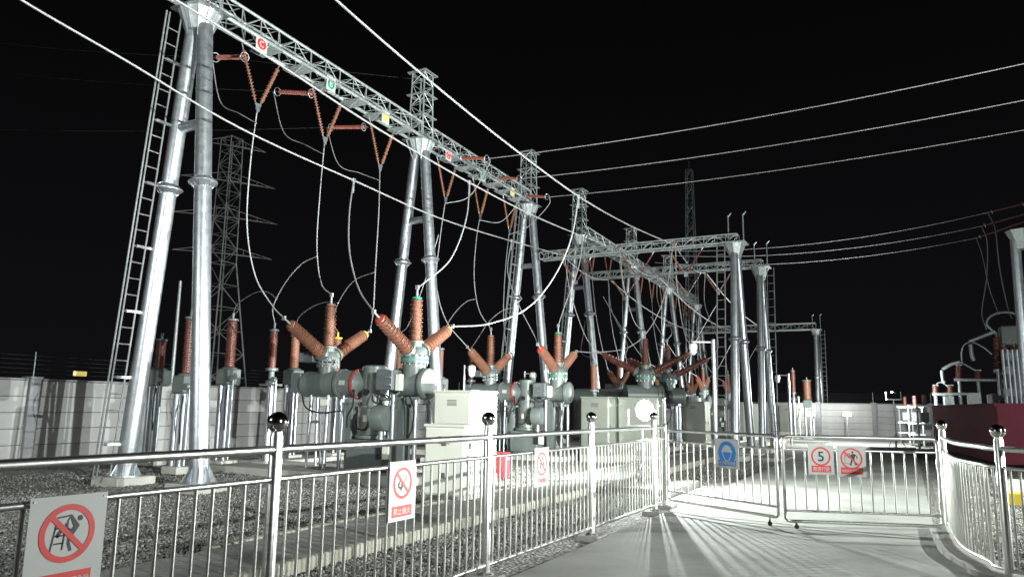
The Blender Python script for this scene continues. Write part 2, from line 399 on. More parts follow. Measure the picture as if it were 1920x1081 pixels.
# ================================================================== STAINLESS FENCE, LEFT
ball_me = MB().lathe([(.012, -.064)] + [(.066 * math.cos(t), .066 * math.sin(t)) for t in np.linspace(-1.3, 1.3, 15)] + [(.01, .066)], n=28).mesh('ball_finial', steel_ball)
base_me = MB().lathe([(.075, 0), (.075, .012), (.05, .03)], n=24).mesh('base_flange', steel)
def fence(root, P, posts, rails, step, ztop, zmid, zbot, zball, post_r=.04, foot=.0, rr=.026):
    """P: polyline of ground points; posts: indices that carry a post"""
    for i in posts:
        p = P[i]
        b = MB(); b.lathe([(post_r, foot), (post_r, zball - .085), (post_r * .8, zball - .07), (post_r * .8, zball - .055)], (p.x, p.y, 0), n=24); b.build('post', steel, root)
        inst('ball_finial', ball_me, (p.x, p.y, zball), root); inst('base_flange', base_me, (p.x, p.y, foot), root)
    for a, bb in zip(posts[:-1], posts[1:]):
        seg = P[a:bb + 1]
        for z, r, nm in ((ztop, rr, 'top_rail'), (zmid, .017, 'middle_rail'), (zbot, .019, 'bottom_rail')):
            b = MB(); b.path([V(q.x, q.y, z) for q in seg], r, 14); b.build(nm, steel, root)
        # balusters
        L = sum((seg[i + 1] - seg[i]).length for i in range(len(seg) - 1)); n = max(2, int(round(L / step)))
        me = bal_me(zmid - zbot)
        for k in range(1, n):
            s = L * k / n; i = 0
            while i < len(seg) - 2 and s > (seg[i + 1] - seg[i]).length: s -= (seg[i + 1] - seg[i]).length; i += 1
            q = seg[i].lerp(seg[i + 1], s / (seg[i + 1] - seg[i]).length)
            inst('baluster', me, (q.x, q.y, zbot), root)
_bal = {}
def bal_me(h):
    h = round(h, 3)
    if h not in _bal: _bal[h] = MB().tube((0, 0, 0), (0, 0, h), .0105, n=10, cap=False).mesh('baluster', steel_bar)
    return _bal[h]
LY = [-1.8, .82, 3.42, 6.03, 8.52, 10.98]
PL = [V(-3.5, y, 0) for y in LY]
fl = thing('steel_fence', (-3.5, 5, 0), 'straight stainless steel bar fence with ball topped posts along the left road edge', 'fence')
fence(fl, PL, list(range(len(PL))), 3, .113, 1.215, 1.035, .085, 1.38)
plm = MB().box((0, 0, 0), (.30, .30, .14), 0, .015).mesh('concrete_base', slab_m)
for p in PL[1:]: inst('concrete_base', plm, (p.x, p.y, -.062), fl)

fence(fl, [V(-3.5, 11.0, 0), V(-3.47, 11.36, 0)], [0, 1], 3, .1, 1.215, 1.035, .085, 1.2, post_r=.02) if False else None
for z, r, nm in ((1.215, .024, 'top_rail'), (1.035, .017, 'middle_rail'), (.085, .019, 'bottom_rail')):
    b = MB(); b.path([V(-3.5, 11.0, z), V(-3.48, 11.46, z)], r, 12); b.build(nm, steel, fl)
for k in range(1, 4): inst('baluster', bal_me(.95), (-3.495, 11.0 + k * .11, .085), fl)
# right curved fence
rp = [atZ(*q, .07) for q in ((1787, 994), (1807, 1023), (1856, 1054), (1889, 1070))]
p1 = atZ(1779, 985, .05); p2 = atZ(1893, 1071, .07)
C3 = spline([V(p1.x, p1.y, 0), V(rp[1].x - .02, rp[1].y, 0), V(rp[2].x, rp[2].y, 0), V(p2.x, p2.y, 0), V(p2.x + .95, p2.y - 1.0, 0), V(p2.x + 2.3, p2.y - 1.75, 0), V(p2.x + 4.1, p2.y - 2.3, 0)], 6)
fr = thing('steel_fence', (p2.x, p2.y, 0), 'curved stainless steel bar fence right of the gate, sweeping out of the picture', 'fence')
fence(fr, C3, [0, 18, 27, 36], 3, .105, 1.175, 1.0, .085, 1.335)
kb = MB()
for a, b_ in zip(C3[:-1], C3[1:]): pass
off = []
for i, q in enumerate(C3):
    t = (C3[min(i + 1, len(C3) - 1)] - C3[max(i - 1, 0)]).normalized(); nrm = V(t.y, -t.x, 0)
    off.append((q + nrm * .22, q - nrm * .16))
vs = []; fs = []
for a, b_ in off:
    vs += [(a.x, a.y, -.1), (a.x, a.y, .05), (b_.x, b_.y, .05), (b_.x, b_.y, -.1)]
for i in range(len(off) - 1):
    for k in range(3): fs.append((i * 4 + k, i * 4 + k + 1, i * 4 + 5 + k, i * 4 + 4 + k))
fs += [(0, 3, 2, 1)]
kb.add(vs, fs); setting(kb.build('kerb', slab_m))

# ------------------------------------------------------------------ gate leaves
def gate(a, b, za, zb, label, castor_at):
    a, b = Vector(a), Vector(b); u = (b - a).normalized(); L = (b - a).length
    root = thing('gate_leaf', a, label, 'gate', 'two leaves of the steel gate across the road')
    def pt(s, z): return V(a.x + u.x * s, a.y + u.y * s, z)
    r = .06
    loop = []
    for cx_, cz_, t0 in ((L - r, zb - r, 0), (r, zb - r, 90), (r, za + r, 180), (L - r, za + r, 270)):
        for k in range(5):
            t = R(t0 + k * 22.5); loop.append(pt(cx_ + r * math.cos(t), cz_ + r * math.sin(t)))
    loop.append(loop[0])
    f = MB(); f.path(loop, .021, 12, cap=False); f.build('frame', steel, root)
    z1, z0 = zb - .165, za + .13
    for z, nm in ((z1, 'upper_rail'), (z0, 'lower_rail')):
        m_ = MB(); m_.path([pt(0.01, z), pt(L - .01, z)], .015, 10); m_.build(nm, steel, root)
    n = int(round(L / .132)); me = bal_me(z1 - z0)
    for k in range(1, n): inst('bar', me, pt(L * k / n, z0), root)
    c = MB(); s = castor_at * L; q = pt(s, 0)
    c.tube((q.x, q.y, za - .02), (q.x, q.y, .06), .008, n=8); c.box((q.x, q.y, .062), (.02, .045, .04), 0)
    c.lathe([(.03, -.01), (.03, .01)], (q.x, q.y, .034), V(u.y, -u.x, 0), 14); c.build('castor', black_p, root)
    for z in (za + .25, zb - .3):
        h = MB(); q = pt(0 if castor_at > .5 else L, z); h.tube(q - V(0, 0, .05), q + V(0, 0, .05), .03, n=12); h.build('hinge', steel, root)
    return root
gA, gM, gM2, gB = V(-3.42, 11.42, 0), V(-1.66, 10.40, 0), V(-1.57, 10.36, 0), V(.20, 10.98, 0)
gate(gA, gM, .13, 1.165, 'left leaf of the stainless steel gate, carrying the blue helmet sign', .93)
gate(gM2, gB, .10, 1.165, 'right leaf of the stainless steel gate, carrying the two red ringed signs', .07)
# gate posts
for q, nm in ((V(-3.5, 11.5, 0), 'stainless gate post where the left fence meets the gate'),):
    b = thing('gate_post', q, nm, 'post'); m_ = MB(); m_.lathe([(.045, 0), (.045, 1.24), (.02, 1.26)], q, n=20); m_.build('shaft', steel, b); m_ = MB().box((q.x, q.y, -.02), (.3, .3, .12), 0, .02); m_.build('concrete_base', slab_m, b)

# ------------------------------------------------------------------ signs
def ring(mb, ro, ri, w0, h0, w, h, n=40):
    pass
class Sign:
    """flat sign: local u (right), v (up), nrm (out)"""
    def __init__(s, name, c, u, w, h, label, th=.003):
        s.c = Vector(c); s.u = Vector(u).normalized(); s.n = s.u.cross(V(0, 0, 1)); s.w, s.h = w, h
        s.root = thing(name, s.c, label, 'sign')
        b = MB(); b.poly([s.p(-w / 2, -h / 2, 0), s.p(w / 2, -h / 2, 0), s.p(w / 2, h / 2, 0), s.p(-w / 2, h / 2, 0)], -s.n * th); b.build('plate', s_white, s.root)
        s.k = 1
        for x in (-1, 1):
            for y in (-1, 1):
                t = MB(); t.tube(s.p(x * (w / 2 - .018), y * (h / 2 - .018), 0), s.p(x * (w / 2 - .018), y * (h / 2 - .018), .003), .005, n=8); t.build('rivet', galv_old, s.root)
    def p(s, x, y, d): return s.c + s.u * x + V(0, 0, 1) * y + s.n * d
    def flat(s, pts, m, name, d=None):
        d = .0012 * s.k if d is None else d
        b = MB(); b.poly([s.p(x, y, .0003) for x, y in pts], s.n * d); return b.build(name, m, s.root)
    def annulus(s, x, y, ro, ri, m, name='ring'):
        n = 48; d = .0016; b = MB(); vs = []
        for i in range(n):
            t = 2 * math.pi * i / n
            for r_, dd in ((ro, 0), (ro, d), (ri, d), (ri, 0)): vs.append(s.p(x + r_ * math.cos(t), y + r_ * math.sin(t), dd + .0003))
        fs = [(i * 4 + k, ((i + 1) % n) * 4 + k, ((i + 1) % n) * 4 + k + 1, i * 4 + k + 1) for i in range(n) for k in range(3)]
        b.add(vs, fs); return b.build(name, m, s.root)
    def disc(s, x, y, r, m, name, d=.001, n=40):
        return s.flat([(x + r * math.cos(2 * math.pi * i / n), y + r * math.sin(2 * math.pi * i / n)) for i in range(n)], m, name, d)
    def line(s, pts, wd, m, name, d=.0010):
        b = MB()
        for (x0, y0), (x1, y1) in zip(pts[:-1], pts[1:]):
            L = math.hypot(x1 - x0, y1 - y0) or 1; nx, ny = -(y1 - y0) / L * wd / 2, (x1 - x0) / L * wd / 2
            b.poly([s.p(x0 - nx, y0 - ny, .0003), s.p(x1 - nx, y1 - ny, .0003), s.p(x1 + nx, y1 + ny, .0003), s.p(x0 + nx, y0 + ny, .0003)], s.n * d)
        return b.build(name, m, s.root)
    def text(s, t, x, y, wd, ht, m, name='lettering', d=.003):
        cu = bpy.data.curves.new(name, 'FONT'); cu.body = t; cu.align_x = 'CENTER'; cu.align_y = 'CENTER'; cu.size = 1; cu.extrude = 0; cu.resolution_u = 3; cu.offset = .012
        ob = bpy.data.objects.new('tmp', cu); col.objects.link(ob)
        dg = bpy.context.evaluated_depsgraph_get(); dg.update(); me = bpy.data.meshes.new_from_object(ob.evaluated_get(dg))
        bpy.data.objects.remove(ob)
        co = np.zeros(len(me.vertices) * 3); me.vertices.foreach_get('co', co); co = co.reshape(-1, 3)
        mn, mx = co.min(0), co.max(0); k = min(wd / (mx[0] - mn[0]), ht / (mx[1] - mn[1]))
        ky = min(ht / (mx[1] - mn[1]), k * 1.35)
        out = np.array([tuple(s.p(x + (q[0] - (mn[0] + mx[0]) / 2) * k, y + (q[1] - (mn[1] + mx[1]) / 2) * ky, d) - s.c) for q in co])
        me.vertices.foreach_set('co', out.reshape(-1)); me.materials.clear(); me.materials.append(m); me.update()
        o = bpy.data.objects.new(name, me); col.objects.link(o); o.parent = s.root; return o
def prohibit(s, cy, r, th, ang=-45, barw=None):
    s.annulus(0, cy, r, r - th, s_red)
    t = R(ang); c, sn = math.cos(t), math.sin(t); a = r - th * .5
    s.line([(-a * c, cy - a * sn), (a * c, cy + a * sn)], barw or th * .9, s_red, 'slash', .0022)
SX = -3.468
# sign 1: no climbing
pa, pb = atX(58, 935, SX), atX(203, 920, SX)
w1 = pb.y - pa.y; h1 = w1 * 1.28; ztop = (pa.z + pb.z) / 2
s1 = Sign('climbing_sign', (SX, (pa.y + pb.y) / 2, ztop - h1 / 2), (0, 1, 0), w1, h1, 'large white no climbing sign, nearest one on the left fence')
cy = h1 / 2 - w1 * .47; r1 = w1 * .36
k = r1
def sc_(pts, cx=0): return [(x * k + cx, cy + y * k) for x, y in pts]
s1.line(sc_([(-.42, .35), (-.58, -.62)]), .06 * k, s_black, 'ladder_rail'); s1.line(sc_([(-.08, .35), (-.15, -.55)]), .06 * k, s_black, 'ladder_rail')
for yy in (.2, -.06, -.32): s1.line(sc_([(-.46, yy), (-.1, yy)]), .06 * k, s_black, 'ladder_rung')
s1.disc(.42 * k, cy + .48 * k, .095 * k, s_black, 'head')
s1.flat(sc_([(.0, .62), (.1, .64), (.42, .22), (.22, -.08), (.02, .0), (.2, .22)]), s_black, 'torso')
s1.line(sc_([(.08, .6), (-.02, .42), (-.02, .2), (.1, .1)]), .05 * k, s_black, 'arm'); s1.line(sc_([(-.42, .56), (.05, .6)]), .06 * k, s_black, 'arm')
s1.line(sc_([(.14, .02), (-.2, .16), (-.38, -.1)]), .13 * k, s_black, 'leg'); s1.line(sc_([(.1, .0), (.05, -.3), (.16, -.62)]), .11 * k, s_black, 'leg')
prohibit(s1, cy, r1, w1 * .075)
s1.flat([(-w1 * .36, -h1 * .43), (w1 * .36, -h1 * .43), (w1 * .36, -h1 * .24), (-w1 * .36, -h1 * .24)], s_red, 'caption_panel', .0012)
s1.text('禁止攀登 高压危险', 0, -h1 * .335, w1 * .68, h1 * .13, s_white)
# sign 2: no open flame
pa, pb = atX(732, 866, SX), atX(780, 861, SX); w2 = pb.y - pa.y; zt = (pa.z + pb.z) / 2; zb_ = atX(752, 975, SX).z; h2 = zt - zb_
def flame_sign(c, w, h, label):
    s = Sign('no_fire_sign', c, (0, 1, 0), w, h, label); cy = h / 2 - w * .5; k = w * .36
    def q(pts): return [(x * k, cy + y * k) for x, y in pts]
    s.line(q([(-.05, -.25), (.5, .45)]), .1 * k, s_black, 'match'); s.line(q([(.0, -.18), (.5, .45)]), .04 * k, s_white, 'match_core', .0018)
    s.flat(q([(-.3, -.55), (-.05, -.4), (.02, -.2), (-.12, -.3)]), s_black, 'match_head')
    s.flat(q([(-.22, .42), (-.12, .05), (-.02, -.2), (-.2, -.38), (-.45, -.3), (-.5, -.02), (-.36, .1)]), s_black, 'flame')
    s.flat(q([(-.22, .12), (-.16, -.12), (-.24, -.24), (-.38, -.18), (-.34, .0)]), s_white, 'flame_core', .0018)
    prohibit(s, cy, k, w * .068)
    s.flat([(-w * .38, -h * .43), (w * .38, -h * .43), (w * .38, -h * .25), (-w * .38, -h * .25)], s_red, 'caption_panel', .0012)
    return s
s2 = flame_sign((SX, (pa.y + pb.y) / 2, zt - h2 / 2), w2, h2, 'white no open flame sign with a match and red caption, second on the left fence')
s2.text('禁止烟火', 0, -h2 * .34, w2 * .68, h2 * .12, s_white)
# sign 3: faded
pa, pb = atX(1003, 840, SX), atX(1029, 837, SX); w3 = pb.y - pa.y; zt = (pa.z + pb.z) / 2; h3 = zt - atX(1014, 911, SX).z
s3 = Sign('prohibition_sign', (SX, (pa.y + pb.y) / 2, zt - h3 / 2), (0, 1, 0), w3, h3, 'faded white prohibition sign with pale red caption, farthest on the left fence')
cy = h3 / 2 - w3 * .5; k = w3 * .36
for pts, nm in (([(-.35, -.4), (-.3, .1), (-.15, .2), (-.12, -.4)], 'figure'), ([(.2, -.2), (.18, .2), (.35, .25), (.38, -.2)], 'figure'), ([(-.1, .45), (.1, .6), (.25, .42), (.05, .38)], 'object')):
    s3.flat([(x * k, cy + y * k) for x, y in pts], s_black, nm)
s3.disc(-.2 * k, cy + .3 * k, .08 * k, s_black, 'head'); s3.disc(.27 * k, cy + .36 * k, .08 * k, s_black, 'head')
prohibit(s3, cy, k, w3 * .06)
pink = mat('faded_sign_red', (.62, .24, .24), .5, 0, 20, .2)
s3.flat([(-w3 * .38, -h3 * .43), (w3 * .38, -h3 * .43), (w3 * .38, -h3 * .27), (-w3 * .38, -h3 * .27)], pink, 'caption_panel', .0012)
s3.text('下有电缆', 0, -h3 * .35, w3 * .6, h3 * .1, s_red)
# gate signs (face the camera side)
def on_gate(a, b, px0, px1, pyt, pyb, name, label):
    a, b = Vector(a), Vector(b); u = (b - a).normalized(); n = V(u.y, -u.x, 0)
    def hit(px, py):
        d = _ray(px, py); o = a + n * .026; t = (o - EYE).dot(n) / d.dot(n); return EYE + d * t
    A, B, Cc = hit(px0, pyt), hit(px1, pyt), hit((px0 + px1) / 2, pyb)
    wd = (V(B.x, B.y, 0) - V(A.x, A.y, 0)).length; zt = hit((px0 + px1) / 2, pyt).z; h = zt - Cc.z
    mid = (A + B) / 2
    return Sign(name, (mid.x, mid.y, zt - h / 2), u, wd, h, label)
s = on_gate(gA, gM, 1341, 1384, 822, 877, 'helmet_sign', 'white sign with blue disc showing a helmeted head on the left gate leaf')
cy = s.h / 2 - s.w * .46; k = s.w * .38
s.disc(0, cy, k, s_blue, 'disc', .001)
s.flat([(.42 * k * math.cos(R(t)) * 1.25, cy + .12 * k + .55 * k * math.sin(R(t))) for t in range(0, 181, 12)], s_white, 'helmet', .0022)
s.line([(-.62 * k, cy + .13 * k), (.62 * k, cy + .13 * k)], .12 * k, s_white, 'brim', .0024)
s.line([(-.5 * k, cy + .08 * k), (-.42 * k, cy - .3 * k), (-.2 * k, cy - .62 * k), (0, cy - .68 * k), (.2 * k, cy - .62 * k), (.42 * k, cy - .3 * k), (.5 * k, cy + .08 * k)], .07 * k, s_white, 'face_outline', .0022)
s.flat([(-s.w * .38, -s.h * .42), (s.w * .38, -s.h * .42), (s.w * .38, -s.h * .22), (-s.w * .38, -s.h * .22)], s_blue, 'caption_panel', .0012)
s.text('必须戴安全帽', 0, -s.h * .32, s.w * .68, s.h * .13, s_white)
s = on_gate(gM2, gB, 1514, 1562, 833, 889, 'speed_limit_sign', 'speed limit sign with black 5 in red ring on the right gate leaf')
cy = s.h / 2 - s.w * .47; k = s.w * .38
s.annulus(0, cy, k, k * .82, s_red); s.text('5', 0, cy, k * .8, k * 1.05, s_black, 'numeral')
s.flat([(-s.w * .38, -s.h * .42), (s.w * .38, -s.h * .42), (s.w * .38, -s.h * .2), (-s.w * .38, -s.h * .2)], s_red, 'caption_panel', .0012)
s.text('限速行驶', 0, -s.h * .31, s.w * .64, s.h * .15, s_white)
s = on_gate(gM2, gB, 1568, 1622, 835, 893, 'no_entry_sign', 'white no entry sign with a walking figure crossed out on the right gate leaf')
cy = s.h / 2 - s.w * .46; k = s.w * .38
s.disc(.12 * k, cy + .6 * k, .1 * k, s_black, 'head'); s.flat([(x * k, cy + y * k) for x, y in ((-.02, .42), (.25, .46), (.38, .3), (.26, -.1), (.05, -.1), (-.02, .15))], s_black, 'torso')
s.line([(x * k, cy + y * k) for x, y in ((.08, -.05), (-.04, -.4), (-.1, -.65))], .14 * k, s_black, 'leg'); s.line([(x * k, cy + y * k) for x, y in ((.2, -.05), (.32, -.4), (.42, -.62))], .14 * k, s_black, 'leg')
s.line([(x * k, cy + y * k) for x, y in ((.3, .4), (.52, .2), (.5, -.02))], .09 * k, s_black, 'arm'); s.line([(x * k, cy + y * k) for x, y in ((.02, .36), (-.18, .12), (-.34, .1))], .09 * k, s_black, 'arm')
s.line([(x * k, cy + y * k) for x, y in ((-.6, .5), (-.6, -.45), (-.12, -.5))], .04 * k, s_black, 'door_outline')
s.flat([(x * k, cy + y * k) for x, y in ((-.62, .5), (-.1, .5), (-.1, .2), (-.62, .2))], s_red, 'stop_panel'); s.line([(-.54 * k, cy + .35 * k), (-.18 * k, cy + .35 * k)], .07 * k, s_white, 'stop_bar', .002)
prohibit(s, cy, k, k * .15)
s.flat([(-s.w * .38, -s.h * .42), (s.w * .38, -s.h * .42), (s.w * .38, -s.h * .2), (-s.w * .38, -s.h * .2)], s_red, 'caption_panel', .0012)
s.text('未经许可 不得入内', 0, -s.h * .31, s.w * .7, s.h * .14, s_white)

# ================================================================== GANTRY COLUMNS
CAPZ = 9.15
ORD = ['nearest', 'second', 'third', 'fourth', 'fifth', 'sixth', 'farthest']
def lattice(mb, c, w0, w1, z0, z1, n, r=.014, rb=.009, platforms=()):
    def pt(k, z):
        t = (z - z0) / (z1 - z0); w_ = (w0 + (w1 - w0) * t) / 2; sx, sy = ((-1, -1), (1, -1), (1, 1), (-1, 1))[k % 4]
        return V(c[0] + sx * w_, c[1] + sy * w_, z)
    for k in range(4): mb.tube(pt(k, z0), pt(k, z1), r, n=6)
    for i in range(n):
        a, b = z0 + (z1 - z0) * i / n, z0 + (z1 - z0) * (i + 1) / n
        for k in range(4):
            mb.tube(pt(k, b), pt(k + 1, b), rb, n=4)
            if (i + k) % 2: mb.tube(pt(k, a), pt(k + 1, b), rb, n=4)
            else: mb.tube(pt(k + 1, a), pt(k, b), rb, n=4)
def gantry(Y, label, ladder=True, mast=True, top=CAPZ, spread=1.02, tie=6.75):
    X = rowX(Y); root = thing('gantry_column', (X, Y, 0), label, 'gantry column', 'A shaped gantry columns of the main row')
    for s in (-1, 1):
        a, b = V(X + s * spread, Y, .12), V(X + s * .17, Y, top - .38)
        m_ = MB(); m_.tube(a, b, .172, .145, 22); leg = m_.build('leg', galv, root)
        zc = 5.55; c = a.lerp(b, (zc - a.z) / (b.z - a.z)); d = (b - a).normalized()
        m_ = MB(); m_.lathe([(.165, -.09), (.26, -.012), (.26, .012), (.165, .09)], c, d, 22); m_.build('flange_collar', galv, leg)
        m_ = MB(); x_, y_, _ = frame_of(d)
        for i in range(12):
            t = 2 * math.pi * i / 12; q = x_ * math.cos(t) + y_ * math.sin(t); tq = y_ * math.cos(t) - x_ * math.sin(t)
            for sg in (-1, 1):
                m_.poly([c + q * .15 + d * sg * .014, c + q * .25 + d * sg * .014, c + q * .15 + d * sg * .12], tq * .008)
        m_.build('collar_gussets', galv, leg)
        m_ = MB()
        for i in range(8):
            t = 2 * math.pi * i / 8; q = V(math.cos(t), math.sin(t), 0); tq = V(-math.sin(t), math.cos(t), 0)
            m_.poly([a + q * .15, a + q * .30, a + q * .15 + V(0, 0, .28)], tq * .012)
        m_.lathe([(.32, -.005), (.32, .02)], a, (0, 0, 1), 22); m_.build('base_plate', galv, leg)
        m_ = MB(); m_.box((a.x, a.y, .02), (.78, .78, .2), 0, .02); m_.build('footing', found_m, root)
    # tie
    k = (tie - .12) / (top - .5); hx = spread + (.17 - spread) * k
    m_ = MB(); m_.tube((X - hx, Y, tie), (X + hx, Y, tie), .1, n=16); m_.build('tie_tube', galv, root)
    # cap: flared gusseted head
    m_ = MB()
    n = 8
    prof = [(.22, top - .46), (.24, top - .40), (.38, top - .06)]
    m_.lathe([(r_, z) for r_, z in prof], (X, Y, 0), (0, 0, 1), n, smooth=False); m_.build('cap', galv_old, root)
    m_ = MB()
    for i in range(12):
        t = 2 * math.pi * (i + .5) / 12; q = V(math.cos(t), math.sin(t), 0); tq = V(-math.sin(t), math.cos(t), 0)
        m_.poly([V(X, Y, top - .62) + q * .20, V(X, Y, top - .06) + q * .42, V(X, Y, top - .06) + q * .24], tq * .012)
    m_.box((X, Y, top - .04), (.78, .78, .035), 0); m_.build('cap_gussets', galv, root)
    if mast:
        m_ = MB(); lattice(m_, (X, Y), .5, .42, top, top + 2.05, 6, .024, .013); mst = m_.build('lattice_mast', galv_old, root)
        for z in (top + .7, top + 1.35, top + 2.05):
            m_ = MB()
            for (dx, dy, lx, ly) in ((0, -.3, .66, .05), (0, .3, .66, .05), (-.3, 0, .05, .55), (.3, 0, .05, .55)): m_.box((X + dx, Y + dy, z), (lx, ly, .03))
            m_.build('mast_ring', galv_old, mst)
    if ladder:
        a, b = V(X - spread - .02, Y - .42, .1), V(X - .2, Y - .42, top - .25)
        m_ = MB()
        for s in (-.17, -.10, .15): m_.tube(a + V(0, s, 0), b + V(0, s, 0), .017, n=8)
        lad = m_.build('ladder', galv_dark, root)
        rm = MB().tube((0, -.12, 0), (0, .15, 0), .012, n=6).mesh('rung', galv_dark)
        N = int((b - a).length / .3)
        for i in range(1, N): inst('rung', rm, a.lerp(b, i / N), lad)
        for i in (2, 6, 10, 14, 18, 22, 26):
            if i < N: q = a.lerp(b, i / N); m_ = MB(); m_.box(q + V(0, .14, 0), (.05, .36, .05)); m_.build('ladder_bracket', galv, root)
    return root
GY = [9.0, 16.95, 24.5, 30.0, 38.0, 46.0, 54.3]
desc = ['nearest A shaped galvanised gantry column with ladder, at far left of the yard',
        'second A shaped gantry column, with a lattice mast on its cap, behind the nearest switchgear unit',
        'third A shaped gantry column with ladder, joined by the nearer cross beam portal',
        'fourth A shaped gantry column with ladder, joined by the second cross beam portal',
        'fifth A shaped gantry column, standing behind the two cross beams',
        'sixth A shaped gantry column, small, beyond the cross beams',
        'farthest A shaped gantry column at the end of the main row']
for i, Y in enumerate(GY): gantry(Y, desc[i], ladder=i in (0, 2, 3), mast=i in (0, 1, 2, 3, 4, 5))

# ------------------------------------------------------------------ lattice beams
_bar = {}
def bar_mesh(r, m):
    k = (round(r, 4), m.name)
    if k not in _bar: _bar[k] = MB().tube((0, 0, 0), (0, 0, 1), r, n=6, cap=False).mesh('brace', m)
    return _bar[k]
def brace(p, q, r, root, m, name='brace'):
    d = Vector(q) - Vector(p); return inst(name, bar_mesh(r, m), p, root, align(d), (1, 1, d.length))
def beam(p, q, label, wd=.46, ht=.42, step=.5, fine=True, cat='lattice beam', group=None, rc=.035, rb=.013, plates=()):
    p, q = Vector(p), Vector(q); d = q - p; L = d.length; u = d / L; s = V(-u.y, u.x, 0).normalized(); n = max(4, int(L / step))
    root = thing('lattice_beam', p, label, cat, group)
    for sy in (-1, 1):
        for z in (0, ht):
            m_ = MB(); m_.tube(p + s * sy * wd / 2 + V(0, 0, z), q + s * sy * wd / 2 + V(0, 0, z), rc * (1.35 if z == 0 else 1), n=10); m_.build('chord', galv_old, root)
    segs = []
    for i in range(n + 1):
        a = p + u * (L * i / n); b = p + u * (L * min(i + 1, n) / n)
        for sy in (-1, 1):
            segs.append((a + s * sy * wd / 2, a + s * sy * wd / 2 + V(0, 0, ht)))
            if i < n:
                if i % 2: segs.append((a + s * sy * wd / 2, b + s * sy * wd / 2 + V(0, 0, ht)))
                else: segs.append((a + s * sy * wd / 2 + V(0, 0, ht), b + s * sy * wd / 2))
        for z in (0, ht):
            segs.append((a - s * wd / 2 + V(0, 0, z), a + s * wd / 2 + V(0, 0, z)))
            if i < n: segs.append((a - s * wd / 2 + V(0, 0, z), b + s * wd / 2 + V(0, 0, z)) if i % 2 else (a + s * wd / 2 + V(0, 0, z), b - s * wd / 2 + V(0, 0, z)))
    if fine:
        for a, b in segs: brace(a, b, rb, root, galv_old)
    else:
        m_ = MB()
        for a, b in segs: m_.tube(a, b, rb, n=4, cap=False)
        stuff(m_.build('lacing', galv_old, root))
    for t in plates:
        c = p + u * (L * t); m_ = MB(); m_.box((c.x, c.y, c.z - .06), (.62, .4, .03)); m_.poly([c + V(-.3, -.18, -.07), c + V(.3, -.18, -.07), c + V(0, -.18, -.24)], V(0, .02, 0)); m_.build('hanger_plate', galv_old, root)
    return root
bd = {0: 'lattice beam with C, B and A plates between the nearest and second gantry columns', 1: 'lattice beam with three tension insulators between the second and third gantry columns',
      3: 'lattice beam between the fourth and fifth gantry columns, crossed by the portals', 4: 'lattice beam between the fifth and sixth gantry columns', 5: 'far lattice beam between the sixth and last gantry columns'}
for i, lb in bd.items():
    beam((rowX(GY[i]), GY[i] + .3, CAPZ + .02), (rowX(GY[i + 1]), GY[i + 1] - .3, CAPZ + .02), lb, fine=i < 2, group='lattice beams along the main row', plates=(.2, .34, .47, .62, .75, .9))
# stub of the beam left of the nearest column
beam((rowX(2.0), 2.0, CAPZ + .02), (rowX(GY[0]), GY[0] - .3, CAPZ + .02), 'lattice beam end left of the nearest gantry column, cut by the picture top', fine=False, group='lattice beams along the main row')

# ------------------------------------------------------------------ cross portals
def portal_col(X, Y, top, label, ladder=1, r=.135):
    root = thing('portal_column', (X, Y, 0), label, 'gantry column', 'right columns of the cross beam portals')
    for s, rr in ((-1, r), (1, r)):
        a, b = V(X + (.12 if s > 0 else 0), Y + s * .95, .1), V(X + (.02 if s > 0 else 0), Y + s * .16, top - .4)
        m_ = MB(); m_.tube(a, b, rr, rr * .9, 20); leg = m_.build('leg', galv, root)
        c = a.lerp(b, .56); m_ = MB(); m_.lathe([(rr, -.08), (.2, -.012), (.2, .012), (rr, .08)], c, b - a, 20); m_.build('flange_collar', galv, leg)
        m_ = MB(); m_.box((a.x, a.y, .02), (.72, .72, .18), 0, .02); m_.build('footing', found_m, root)
    m_ = MB(); m_.lathe([(.19, top - .52), (.20, top - .44), (.36, top - .05)], (X, Y, 0), (0, 0, 1), 8, smooth=False); m_.box((X, Y, top - .03), (.76, .72, .04)); m_.build('cap', galv_old, root)
    for dx in (-.2, .28):
        m_ = MB(); m_.tube((X + dx, Y, top), (X + dx, Y, top + .95), .025, n=8); m_.tube((X + dx, Y, top + .9), (X + dx + .1, Y, top + 1.02), .025, n=8); m_.build('cap_rod', galv, root)
    lx = .42 * ladder; m_ = MB()
    for s in (-.14, .14): m_.tube((X + lx + s, Y - .9, .1), (X + lx + s * .9, Y - .2, top - .1), .02, n=8)
    lad = m_.build('ladder', galv_dark, root); rm = MB().tube((-.14, 0, 0), (.14, 0, 0), .012, n=6).mesh('rung', galv_dark)
    for i in range(1, 22): inst('rung', rm, (X + lx, Y - .9 + .7 * i / 22, .1 + (top - .2) * i / 22), lad)
    return root
P1R = atY(1378, 455, 24.5); P2R = atY(1425, 500, 30.0)
p1z, p2z = P1R.z, P2R.z
portal_col(P1R.x, 24.5, p1z, 'thick tubular portal column carrying the nearer cross beam, right of the switchgear', -1)
portal_col(P2R.x, 30.0, p2z, 'tubular portal column carrying the second cross beam, with its ladder on the right', 1)
beam((-12.05, 24.5, p1z + .0), (P1R.x + .1, 24.5, p1z + .0), 'nearer cross beam from the third gantry column to the thick portal column', fine=True, ht=.27, wd=.36, rc=.026, rb=.011, step=.36, group='cross beams over the busbars')
beam((-12.3, 30.0, p2z + .0), (P2R.x + .1, 30.0, p2z + .0), 'second cross beam from the fourth gantry column to the portal behind', fine=True, ht=.27, wd=.36, rc=.026, rb=.011, step=.36, group='cross beams over the busbars')
P3L, P3R = atY(1310, 625, 53), atY(1530, 617, 53)
